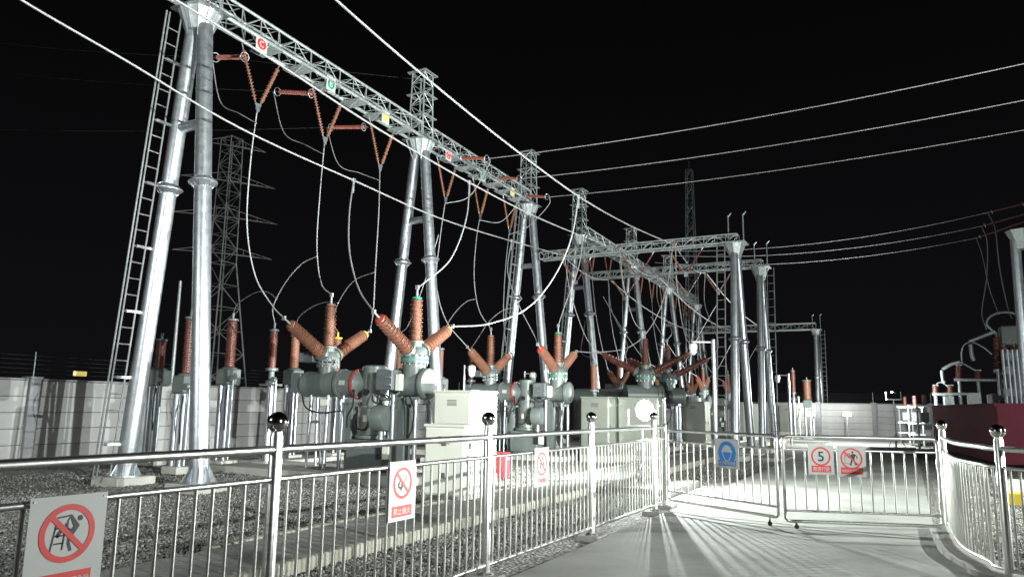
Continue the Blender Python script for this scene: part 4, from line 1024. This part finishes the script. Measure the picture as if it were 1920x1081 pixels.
t2 = post_unit(498, 870, (505, 622), (501, 690), .1, porc_dark, 'slim dark brown arrester post left of the nearest switchgear', 'arrester')
t3 = post_unit(541, 857, (547, 632), (545, 690), .13, porc, 'brown insulator post behind the tip of the nearest rear bushing', 'trafo')
t4 = post_unit(622, 853, (624, 636), (620, 700), .12, porc, 'brown insulator post with yellow cap behind the nearest switchgear', 'arrester', cap=yel_r)
t5 = post_unit(742, 850, (752, 636), (746, 700), .13, porc, 'brown insulator post hidden left of the front bushings', 'trafo')
t6 = post_unit(818, 858, (823, 656), (818, 706), .13, porc, 'brown insulator post right of the front bushings of the nearest switchgear', 'trafo')
t7 = post_unit(880, 845, (883, 662), (880, 712), .1, porc_dark, 'slim insulator post left of the second switchgear unit', 'arrester')
t8 = post_unit(1083, 850, (1084, 686), (1083, 730), .11, porc, 'straight brown post insulator right of the second switchgear unit', 'arrester', X=-8.9, Y=21.9)
t9 = post_unit(335, 880, (352, 600), (347, 700), .12, porc_dark, 'insulator post half hidden behind the nearest gantry leg', 'trafo')
t10 = post_unit(283, 865, (287, 640), (284, 690), .12, porc_dark, 'insulator post behind the ladder leg of the nearest gantry', 'trafo')
t11 = post_unit(1500, 812, (1499, 714), (1497, 748), .22, porc, 'short orange insulator post before the end wall', 'trafo', X=-5.2, Y=43.5)
t12 = post_unit(1484, 812, (1484, 696), (1484, 735), .12, porc_dark, 'grey insulator post left of the orange one before the end wall', 'arrester', X=-5.9, Y=43.5)
def arc(a, b, pix, label, r=.012):
    drop(a, b, pix, label, r, alu_dull if r < .011 else alu, 'thin jumpers to the insulator posts')
def on_row(px, py, off=0.1): return row(px, py, off)
arc(t1, on_row(519, 560), [(445, 570), (475, 550), (500, 547)], 'thin jumper arc from the dark post right of the nearest gantry', .010)
arc(t2, on_row(594, 480), [(512, 575), (535, 530), (565, 495)], 'thin jumper arc from the slim dark arrester up to the second drop wire', .012)
arc(t3, on_row(634, 568), [(560, 595), (585, 575), (612, 566)], 'thin jumper arc over the nearest rear bushings')
arc(t4, on_row(702, 510), [(624, 600), (638, 560), (665, 525)], 'thin jumper arc from the yellow capped post')
arc(t5, on_row(822, 440), [(765, 610), (785, 560), (805, 500)], 'thin jumper arc behind the green tipped bushing')
arc(t6, on_row(893, 560), [(840, 605), (860, 578), (877, 564)], 'thin jumper arc from the post right of the front bushings')
arc(t7, on_row(960, 577), [(892, 640), (915, 605), (940, 583)], 'thin jumper arc from the slim post left of the second unit')
arc(t8, row(1097, 602, .2), [(1090, 660), (1093, 630)], 'short thin jumper from the straight post right of the second unit')

# ------------------------------------------------------------------ cabinets
def cabinet(corner, wx, wy, h, m, label, kind='tall', base=.1):
    x1, y0 = corner; c = V(x1 - wx / 2, y0 + wy / 2, 0)
    root = thing('control_cabinet', c, label, 'cabinet')
    m_ = MB(); m_.box((c.x, c.y, base + (h - base) / 2), (wx, wy, h - base), 0, .008); m_.build('body', m, root)
    m_ = MB(); m_.box((c.x, c.y, base / 2), (wx + .06, wy + .06, base + .1), 0, .01); m_.build('plinth', found_m, root)
    m_ = MB(); m_.box((c.x, c.y, h + .012), (wx + .05, wy + .05, .045), 0, .01); m_.build('lid', m, root)
    # doors on the +X face, panel on the -Y face
    nd = 2 if kind == 'tall' else 1
    for i in range(nd):
        yy = y0 + wy * (i + .5) / nd; m_ = MB(); m_.box((x1 + .008, yy, base + (h - base) * .52), (.02, wy / nd - .03, (h - base) * .9), 0, .004); dr = m_.build('door', m, root)
        m_ = MB(); m_.box((x1 + .026, yy - wy / nd * .36, base + (h - base) * .5), (.02, .025, .12), 0, .004); m_.build('handle', black_p, dr)
        m_ = MB(); m_.box((x1 + .0205, yy, base + (h - base) * .88), (.004, .16, .05)); m_.build('name_plate', s_white, dr)
    m_ = MB()
    for k in range(5): m_.box((c.x, y0 - .017, h - .16 - k * .025), (.22, .006, .010))
    m_.build('vent_slots', black_p, root)
    for zz in (base + .2, h - .2):
        for yy in ((y0 + .05, y0 + wy - .05) if nd == 2 else (y0 + wy - .05,)): m_ = MB(); m_.tube((x1 + .024, yy, zz - .04), (x1 + .024, yy, zz + .04), .012, n=8); m_.build('hinge', galv, root)
    m_ = MB(); m_.box((c.x, y0 - .006, base + (h - base) * .5), (wx - .05, .014, (h - base) * .93), 0, .004); sp = m_.build('side_panel', m, root)
    if kind == 'low':
        for z, w_ in ((h * .78, .09), (h * .36, .07)): m_ = MB(); m_.box((c.x, y0 - .018, z), (w_, .012, .08), 0, .003); m_.build('latch', paint_dk, sp)
        m_ = MB()
        for k in range(7): m_.box((c.x, y0 - .035, .045 + k * .012), (wx * .8, .008, .005))
        m_.build('louvre', paint_dk, root)
        m_ = MB(); m_.box((x1 + .026, y0 + wy * .2, .75 * h), (.02, .03, .09), 0, .004); m_.build('handle', black_p, root)
    return root
def corner_cab(px, py, off, h):
    return row(px, py, off)
cabinet((-6.18, 9.92), .74, .62, 1.17, white_p, 'low cream white cabinet standing on the walk edge behind the fence', 'low')
ycab = atY(833, 733, 12.45)
cabinet((-7.62, 12.42), .85, 1.02, 1.76, white_p, 'tall cream white cabinet, brightly lit, behind the low one')
def cabat(px, Yc, label, wx=.85, wy=.95, kind='tall'):
    p = atY(px, 770, Yc); cabinet((p.x, Yc), wx, wy, 1.78, steel_plate, label, kind)
cabat(1141, 20.2, 'stainless sheet cabinet left of the lit floodlight', .85, .9)
cabat(1234, 20.8, 'wide stainless sheet cabinet right behind the lit floodlight', 1.2, .7)
cabat(1321, 31.0, 'stainless sheet cabinet between the gantry legs and the camera pole', .95, .9)
cabat(1426, 39.5, 'pale stainless cabinet between the two portal columns', .9, .9)
cabat(1490, 50.5, 'small grey green cabinet far off before the end wall', .95, .9)

# red fire box
fb = thing('fire_box', (-7.9, 14.0, 0), 'bright red fire extinguisher box on the ground right of the white cabinets', 'fire box')
a = atZ(932, 893, .05)
fx_, fy_ = a.x, a.y
m_ = MB(); m_.box((fx_, fy_ + .12, .28), (.30, .3, .52), 0, .01); m_.build('body', red_box, fb)
m_ = MB(); m_.box((fx_ + .157, fy_ + .12, .29), (.012, .26, .46), 0, .003); m_.build('door', red_box, fb); m_ = MB(); m_.box((fx_ + .166, fy_ + .17, .42), (.008, .05, .05)); m_.build('label_plate', s_white, fb)

# ------------------------------------------------------------------ floodlights
def lamp(pos, aim, watts, size, beam):
    if beam:
        l = bpy.data.lights.new('flood_lamp', 'SPOT'); l.spot_size = R(beam); l.spot_blend = 1.0; l.shadow_soft_size = .06
    else:
        l = bpy.data.lights.new('flood_lamp', 'AREA'); l.shape = 'SQUARE'; l.size = .11 if size > .35 else .04
    l.energy = watts; l.color = (.93, 1.0, .955)
    o = bpy.data.objects.new('flood_lamp', l); col.objects.link(o); d = Vector(aim).normalized(); o.location = Vector(pos) + d * (size * .4 + .02)
    o.rotation_euler = d.to_track_quat('-Z', 'Z').to_euler(); return o
def flood_head(root, pos, aim, size):
    pos = Vector(pos); d = Vector(aim).normalized(); x, y, z = frame_of(d); s = size / 2
    m_ = MB(); q = s * .6; m_.poly([pos - z * .12 + x * sx * q + y * sy * q for sx, sy in ((-1, -1), (1, -1), (1, 1), (-1, 1))], z * .06); hd = m_.build('lamp_head', paint_dk, root)
    m_ = MB(); m_.lathe([(s * math.cos(t), s * .8 * math.sin(t)) for t in np.linspace(-.55, 1.5, 12)], pos - z * .004, z, 28); m_.build('lens', lamp_m, hd)
    m_ = MB()
    for k in range(7): c = pos + x * (-q + k * q / 3); m_.poly([c - z * .12 - y * q, c - z * .12 + y * q, c - z * .17 + y * q, c - z * .17 - y * q], x * .008)
    m_.build('cooling_fins', paint_dk, hd)
def flood(heads, base, label):
    root = thing('floodlight', base, label, 'floodlight'); b = Vector(base); top = max(h[0][2] for h in heads)
    m_ = MB(); m_.tube(b, (b.x, b.y, top - .32), .03, n=12); m_.build('pole', galv, root)
    m_ = MB(); hz = top - .32
    m_.box((b.x, b.y, hz), (.62, .05, .05)); m_.tube((b.x - .29, b.y, hz), (b.x - .29, b.y, hz + .32), .016, n=8); m_.tube((b.x + .29, b.y, hz), (b.x + .29, b.y, hz + .32), .016, n=8); m_.build('bracket', galv, root)
    m_ = MB()
    for k in range(3): t = k * 2.094 + .4; m_.tube((b.x, b.y, .45 if top < 2 else .6), (b.x + .4 * math.cos(t), b.y + .4 * math.sin(t), 0), .016, n=8)
    m_.build('tripod_leg', galv, root)
    for pos, aim, wt, sz, bm_ in heads: flood_head(root, pos, aim, sz); lp = lamp(pos, aim, wt, sz, bm_)
flood(FLOODS[0:2], ((FLOODS[0][0][0] + FLOODS[1][0][0]) / 2, (FLOODS[0][0][1] + FLOODS[1][0][1]) / 2, 0), 'lit floodlight on a stand, glaring white left of the gate')
flood(FLOODS[2:3], (9.05, 1.38, 0), 'floodlight on a tall pole to the right of the road')
flood(FLOODS[5:7], (7.25, 15.15, 0), 'floodlight on a pole among the transformer bays at the right')
flood(FLOODS[7:8], (-9.0, -4.1, 0), 'floodlight on a tall pole behind the left fence')
flood(FLOODS[3:5], (FLOODS[3][0][0] + .05, 36.15, 0), 'thin pole before the end wall with two lamp heads added to light the distance')  # both heads are added to light the far yard

# small garden lamps at the end wall
for px, py, lb in ((1520, 775, 'left small glowing lamp on a thin post before the end wall'), (1588, 775, 'right small glowing lamp on a thin post before the end wall')):
    p = atY(px, py, 50.5); root = thing('garden_lamp', (p.x, p.y, 0), lb, 'lamp', 'small lamps before the end wall')
    m_ = MB(); m_.tube((p.x, p.y, 0), (p.x, p.y, p.z - .1), .05, n=10); m_.build('post', galv, root)
    m_ = MB(); m_.lathe([(.05, -.16), (.26, -.1), (.22, .08), (.06, .14)], (p.x, p.y, p.z), n=16); m_.build('lamp_head', glow_m, root)
    l = bpy.data.lights.new('garden_light', 'POINT'); l.energy = 130; l.shadow_soft_size = .25; l.color = (.95, 1, .92); o = bpy.data.objects.new('garden_light', l); col.objects.link(o); o.location = (p.x, p.y - .3, p.z + .25)

# ------------------------------------------------------------------ CCTV poles
def cctv(px, ytop, Y, label, hgt=None, left=True, k=1.0):
    p = atY(px, ytop, Y); root = thing('camera_pole', (p.x, p.y, 0), label, 'camera pole', 'white CCTV camera poles')
    m_ = MB(); m_.tube((p.x, p.y, 0), (p.x, p.y, p.z), .05 * k, n=12); m_.build('pole', galv, root)
    s = -1 if left else 1
    m_ = MB(); m_.tube((p.x, p.y, p.z - .08), (p.x + s * .45 * k, p.y - .1, p.z - .06), .022 * k, n=8); m_.build('arm', white_cam, root)
    c = V(p.x + s * .45 * k, p.y - .1, p.z - .15 * k)
    m_ = MB(); m_.lathe([(.05, .1), (.11, .06), (.12, -.06), (.1, -.12)] if k > 0 else [], c, (0, 0, 1), 18); m_.lathe([(.1 * math.cos(t), .1 * math.sin(t)) for t in np.linspace(1.4, -1.45, 9)][::-1], c - V(0, 0, .16), (0, 0, 1), 18); m_.build('camera_housing', white_cam, root)
    return root
cctv(1337, 636, 21.5, 'white dome camera on a tall thin pole behind the left gate leaf', k=1.25)
cctv(984, 696, 22.5, 'white dome camera on a short mast above the second unit tank', left=False, k=.8)
cctv(1478, 700, 35, 'white dome camera on a pole left of the orange insulator post')
cctv(871, 684, 19, 'white dome camera just above the tall white cabinet', left=False, k=.7)

# ------------------------------------------------------------------ dark far structures
def big_tower(px, Yd, ytop, w0, w1, arms, label, r=.05, n=16, ybase=720):
    p = atY(px, ybase, Yd); zt = atY(px, ytop, Yd).z; root = thing('transmission_tower', (p.x, p.y, 0), label, 'tower')
    m_ = MB(); zm = zt * .55; wm = w0 * .36
    lattice(m_, (p.x, p.y), w0, wm, 0, zm, 7, r, r * .5); stuff(m_.build('lower_lattice', tower_m, root))
    m_ = MB(); lattice(m_, (p.x, p.y), wm, w1, zm, zt, 9, r * .8, r * .4); stuff(m_.build('upper_lattice', tower_m, root))
    for f_, L in arms:
        z = zt * f_; m_ = MB()
        for s in (-1, 1):
            tip = V(p.x + s * L * .55, p.y + s * L * .83, z)
            for dx, dz in ((-.3, .1), (.3, .1), (0, .75)):
                m_.tube((p.x + dx, p.y + dx, z + dz), tip, r * .5, n=4)
            for k in range(1, 5):
                t = k / 5; a = V(p.x, p.y, z + .75).lerp(tip, t); b = V(p.x - .3, p.y + .2, z + .1).lerp(tip, t); c = V(p.x + .3, p.y - .2, z + .1).lerp(tip, t)
                m_.tube(a, b, r * .3, n=4); m_.tube(a, c, r * .3, n=4); m_.tube(b, c, r * .3, n=4)
        m_.build('cross_arm', tower_m, root)
    return root
big_tower(400, 34, 268, 3.4, 1.0, ((.97, 2.3), (.84, 3.1), (.71, 3.4), (.58, 3.2)), 'tall dark lattice transmission tower beyond the left wall')
p = atY(322, 715, 20); q = atY(334, 540, 20)
pr = thing('slim_mast', (p.x, p.y, 0), 'thin dark mast beyond the wall left of the transmission tower', 'mast'); m_ = MB(); m_.tube((p.x, p.y, 0), (p.x, p.y, q.z + .3), .09, .06, 8); m_.build('shaft', galv_old, pr)
p = atY(1302, 740, 62); zt = atY(1297, 318, 62).z
lm = thing('lightning_mast', (p.x, p.y, 0), 'tall slender lattice lightning mast rising behind the cross beams', 'mast')
m_ = MB(); lattice(m_, (p.x, p.y), 1.15, .5, 0, zt, 26, .05, .026); stuff(m_.build('lattice_shaft', galv, lm)); m_ = MB(); m_.tube((p.x, p.y, zt), (p.x, p.y, zt + .8), .03, n=6); m_.build('tip_rod', galv, lm)
# earth wires to the second mast
a = V(rowX(GY[1]) - .2, GY[1], CAPZ + 1.95)
wire(sag(a, atX(300, 88, -34), .1, 24), .006, 'thin earth wire running left from the mast of the second gantry column', alu_dull, 'conductor')

# ================================================================== RIGHT SIDE
# maroon container
ca, cb = V(.62, 35.5, 0), V(2.0, 25.2, 0); u = (cb - ca).normalized(); n_ = V(-u.y, u.x, 0); n_ = n_ if n_.x > 0 else -n_
ct = thing('equipment_container', (ca + cb) / 2, 'dark maroon container box standing right of the road behind the curved fence', 'container')
H_ = 1.72
m_ = MB(); m_.poly([ca + V(0, 0, .1), cb + V(0, 0, .1), cb + n_ * 2.2 + V(0, 0, .1), ca + n_ * 2.2 + V(0, 0, .1)], V(0, 0, H_ - .1)); m_.build('body', maroon, ct)
m_ = MB(); m_.poly([ca - n_ * .06 + V(0, 0, H_), cb - n_ * .06 + V(0, 0, H_), cb + n_ * 2.26 + V(0, 0, H_), ca + n_ * 2.26 + V(0, 0, H_)], V(0, 0, .07)); m_.build('roof', maroon, ct)
# gantry at right edge
YG = RG[1][1] + 2
def rx_(px, py, Y=22.): return atY(px, py, Y)
RGX = rx_(1905, 432, 27.)
rg = thing('gantry_column', (RGX.x, RGX.y, 0), 'dim A shaped gantry column cut by the right picture edge', 'gantry column')
zc = RGX.z
for s in (-.0, 1):
    m_ = MB(); m_.tube((RGX.x - .12 + s * 1.5, RGX.y, .1), (RGX.x - .05 + s * .3, RGX.y, zc - .3), .15, .14, 18); m_.build('leg', galv, rg)
m_ = MB(); m_.lathe([(.2, zc - .6), (.22, zc - .45), (.42, zc - .02)], (RGX.x + .12, RGX.y, 0), (0, 0, 1), 8, smooth=False); m_.build('cap', galv_old, rg)
m_ = MB(); lattice(m_, (RGX.x + .75, RGX.y), .62, .5, zc, zc + 2.4, 6, .03, .016); m_.build('lattice_mast', galv_old, rg)
# transformer with bushings
TY = 38.0; KT = TY / 21.5
def T(px, py, dy=0): return atY(px, py, TY + dy)
tx0 = T(1838, 770).x; tb = thing('power_transformer', (tx0 + 1.4, TY, 0), 'dim grey transformer with brown bushings at the right picture edge', 'transformer')
z_t = T(1860, 736).z
m_ = MB(); m_.box((tx0 + 2.2, TY + 1.8, z_t / 2 + .1), (3.4, 2.6, z_t - .2), 0, .03); tk = m_.build('tank', paint_dk, tb)
for k in range(12): m_ = MB(); m_.box((tx0 + .75 + k * .2, TY + .2, z_t * .5), (.03, .5, z_t * .75), 0, .004); m_.build('radiator_fin', paint_dk, tb)
c = T(1897, 628); m_ = MB(); m_.box(c + V(.6, .5, 0), (2.0, 1.0, .85), 0, .05); m_.build('conservator', paint, tb)
for px, py0, py1, mm in ((1872, 692, 632, porc_dark), (1886, 696, 650, porc), (1905, 696, 650, porc_dark)):
    a, b = T(px, py0), T(px - 3, py1); insul(a, b, .11, .17, 12, mm, tb, 'bushing')
    m_ = MB(); m_.lathe([(.09, -1.1), (.09, -.14), (.19, -.14), (.19, 0)], a, n=14); m_.build('bushing_mount', galv, tb)
    m_ = MB(); m_.tube(b, b + V(0, 0, .22), .04, n=8); m_.build('bushing_terminal', galv, tb)
for px in (1884, 1893, 1902, 1911): 
    m_ = MB(); q = T(px, 700, -1); m_.tube((q.x, q.y, 0), (q.x, q.y, T(px, 655 + (px % 3) * 8, -1).z), .08, n=10); m_.build('riser_pipe', galv, tb)
for px0, py0, px1, py1 in ((1878, 715, 1925, 690), (1880, 740, 1925, 760), (1895, 770, 1925, 800)):
    m_ = MB(); m_.tube(T(px0, py0, -1), T(px1, py1, -1), .06, n=8); m_.build('brace_pipe', galv, tb)
for py in (668, 694, 735): m_ = MB(); q = T(1895, py, -.9); m_.box(q, (.45, .3, .35), .2, .03); m_.build('terminal_box', galv_old, tb)
m_ = MB(); m_.path(spline([T(1868, 626), T(1850, 606), T(1862, 590), T(1890, 585), T(1925, 596)], 6), .05, 8); m_.build('bent_lead', galv_old, tb)
def tube_pix(pix, r, label, Y=TY, m=galv_old, cat='bus tube', group='pipe buses beside the transformer'):
    b = MB(); b.path(spline([T(x, y, Y - TY) for x, y in pix], 6), r * KT * .85, 10); tag(b.build('bus_tube', m, None, org=T(*pix[0])), label, cat, group)
tube_pix([(1789, 711), (1850, 712), (1925, 712)], .05, 'upper horizontal grey pipe bus beside the transformer')
tube_pix([(1748, 739), (1790, 738), (1826, 738)], .045, 'lower horizontal grey pipe bus beside the transformer')
tube_pix([(1767, 692), (1785, 682), (1800, 678)], .05, 'short slanted pipe link on the left of the transformer')
tube_pix([(1804, 680), (1803, 660), (1808, 646), (1822, 641), (1843, 650), (1860, 664)], .022, 'bent rod arc left of the transformer bushings')
tube_pix([(1817, 640), (1843, 630), (1866, 621)], .055, 'upper slanted pipe link beside the transformer')
tube_pix([(1766, 694), (1768, 712), (1772, 717)], .05, 'short upright pipe drop left of the transformer')
tube_pix([(1820, 645), (1822, 662), (1826, 676)], .06, 'upright grey pipe stub under the slanted link')
tube_pix([(1800, 678), (1815, 686), (1832, 696)], .025, 'thin bent rod joining the pipe links')
tube_pix([(1755, 720), (1764, 716), (1775, 722), (1782, 730)], .02, 'thin hooked rod at the left end of the pipe buses')
for i, (px, y0, y1) in enumerate(((1798, 709, 684), (1782, 736, 722), (1754, 736, 722), (1834, 709, 694))):
    a, b = T(px, y0), T(px, y1); root = thing('post_insulator', a, 'small dark post insulator on a pipe bus, %s from the left' % ('third', 'second', 'first', 'fourth')[i], 'insulator', 'post insulators on the pipe buses')
    insul(a, b, .1, .15, 6, porc_dark, root, 'insulator'); m_ = MB(); m_.box(b, (.22, .16, .06)); m_.build('cap', galv_old, root); m_ = MB(); m_.tube(V(a.x, a.y + .1, 0), a + V(0, .1, 0), .07, n=10); m_.build('support', galv_old, root)
for px, py, w_, h_, lb in ((1779, 751, .4, .42, 'small pale box between the maroon container and pipe buses'), (1827, 749, .5, .62, 'pale grey box left of the transformer, above the maroon container')):
    p = T(px, py); root = thing('junction_box', (p.x, p.y, 0), lb, 'box'); m_ = MB(); m_.box(p, (w_, .3, h_), .1, .02); m_.build('housing', galv_old, root); m_ = MB(); m_.tube((p.x, p.y + .1, 0), (p.x, p.y + .1, p.z), .05, n=10); m_.build('support', galv_old, root)
# drops at right edge
for k, (pix, lb) in enumerate(((((1853, 400), (1866, 430), (1874, 500), (1888, 570), (1897, 596)), 'thick drop wire nearest the right edge gantry'), (((1841, 425), (1851, 455), (1850, 520), (1841, 585), (1850, 618)), 'curving drop wire left of the right edge gantry'), (((1831, 447), (1842, 480), (1855, 540), (1873, 590)), 'faint thin drop wire behind the others at the right'))):
    Yk = RG[k][1]; pts = [atY(x, y, Yk + (TY - Yk) * i / (len(pix) - 1)) for i, (x, y) in enumerate(pix)]
    wire(spline(pts, 7), (.024, .02, .012)[k], lb, alu_dull, 'conductor', 'drops at the right edge', 'drop_conductor')
# small equipment racks by the far wall, right
for i in range(3):
    p = atY(1700 + i * 18, 800, 42 - i * 3); root = thing('arrester_rack', (p.x, p.y, 0), ('left', 'middle', 'right')[i] + ' small steel rack with posts before the far wall left of the container', 'equipment rack', 'racks left of the maroon container')
    for dx in (-.28, .28):
        for dy in (-.2, .2): m_ = MB(); m_.tube((p.x + dx, p.y + dy, 0), (p.x + dx, p.y + dy, 1.75), .045, n=8); m_.build('post', galv, root)
    for z in (.5, 1.0, 1.75): m_ = MB(); m_.box((p.x, p.y, z), (.7, .5, .06)); m_.build('shelf', galv, root)
    insul((p.x, p.y, 1.8), (p.x, p.y, 2.25), .07, .1, 6, porc_dark, root, 'insulator'); m_ = MB(); m_.box((p.x, p.y, 1.3), (.3, .3, .4), 0, .02); m_.build('box', paint, root)
# yellow black kerb block behind curved fence
p = atZ(1890, 940, .05); yb = thing('warning_block', (p.x, p.y, 0), 'low concrete block painted yellow and black behind the curved fence', 'block')
for k in range(4): m_ = MB(); m_.box((p.x + .12 + k * .24, p.y + .1, .1), (.238, .25, .2), 0, .01); m_.build('stripe_block', yel_r if k % 2 == 0 else s_black, yb)
# oil pit wall behind curved fence, concrete
m_ = MB(); m_.box((4.2, 17.2, .12), (5.6, .2, .34), .08, .02); tag(m_.build('low_wall', found_m), 'low concrete edge wall behind the curved fence', 'wall')
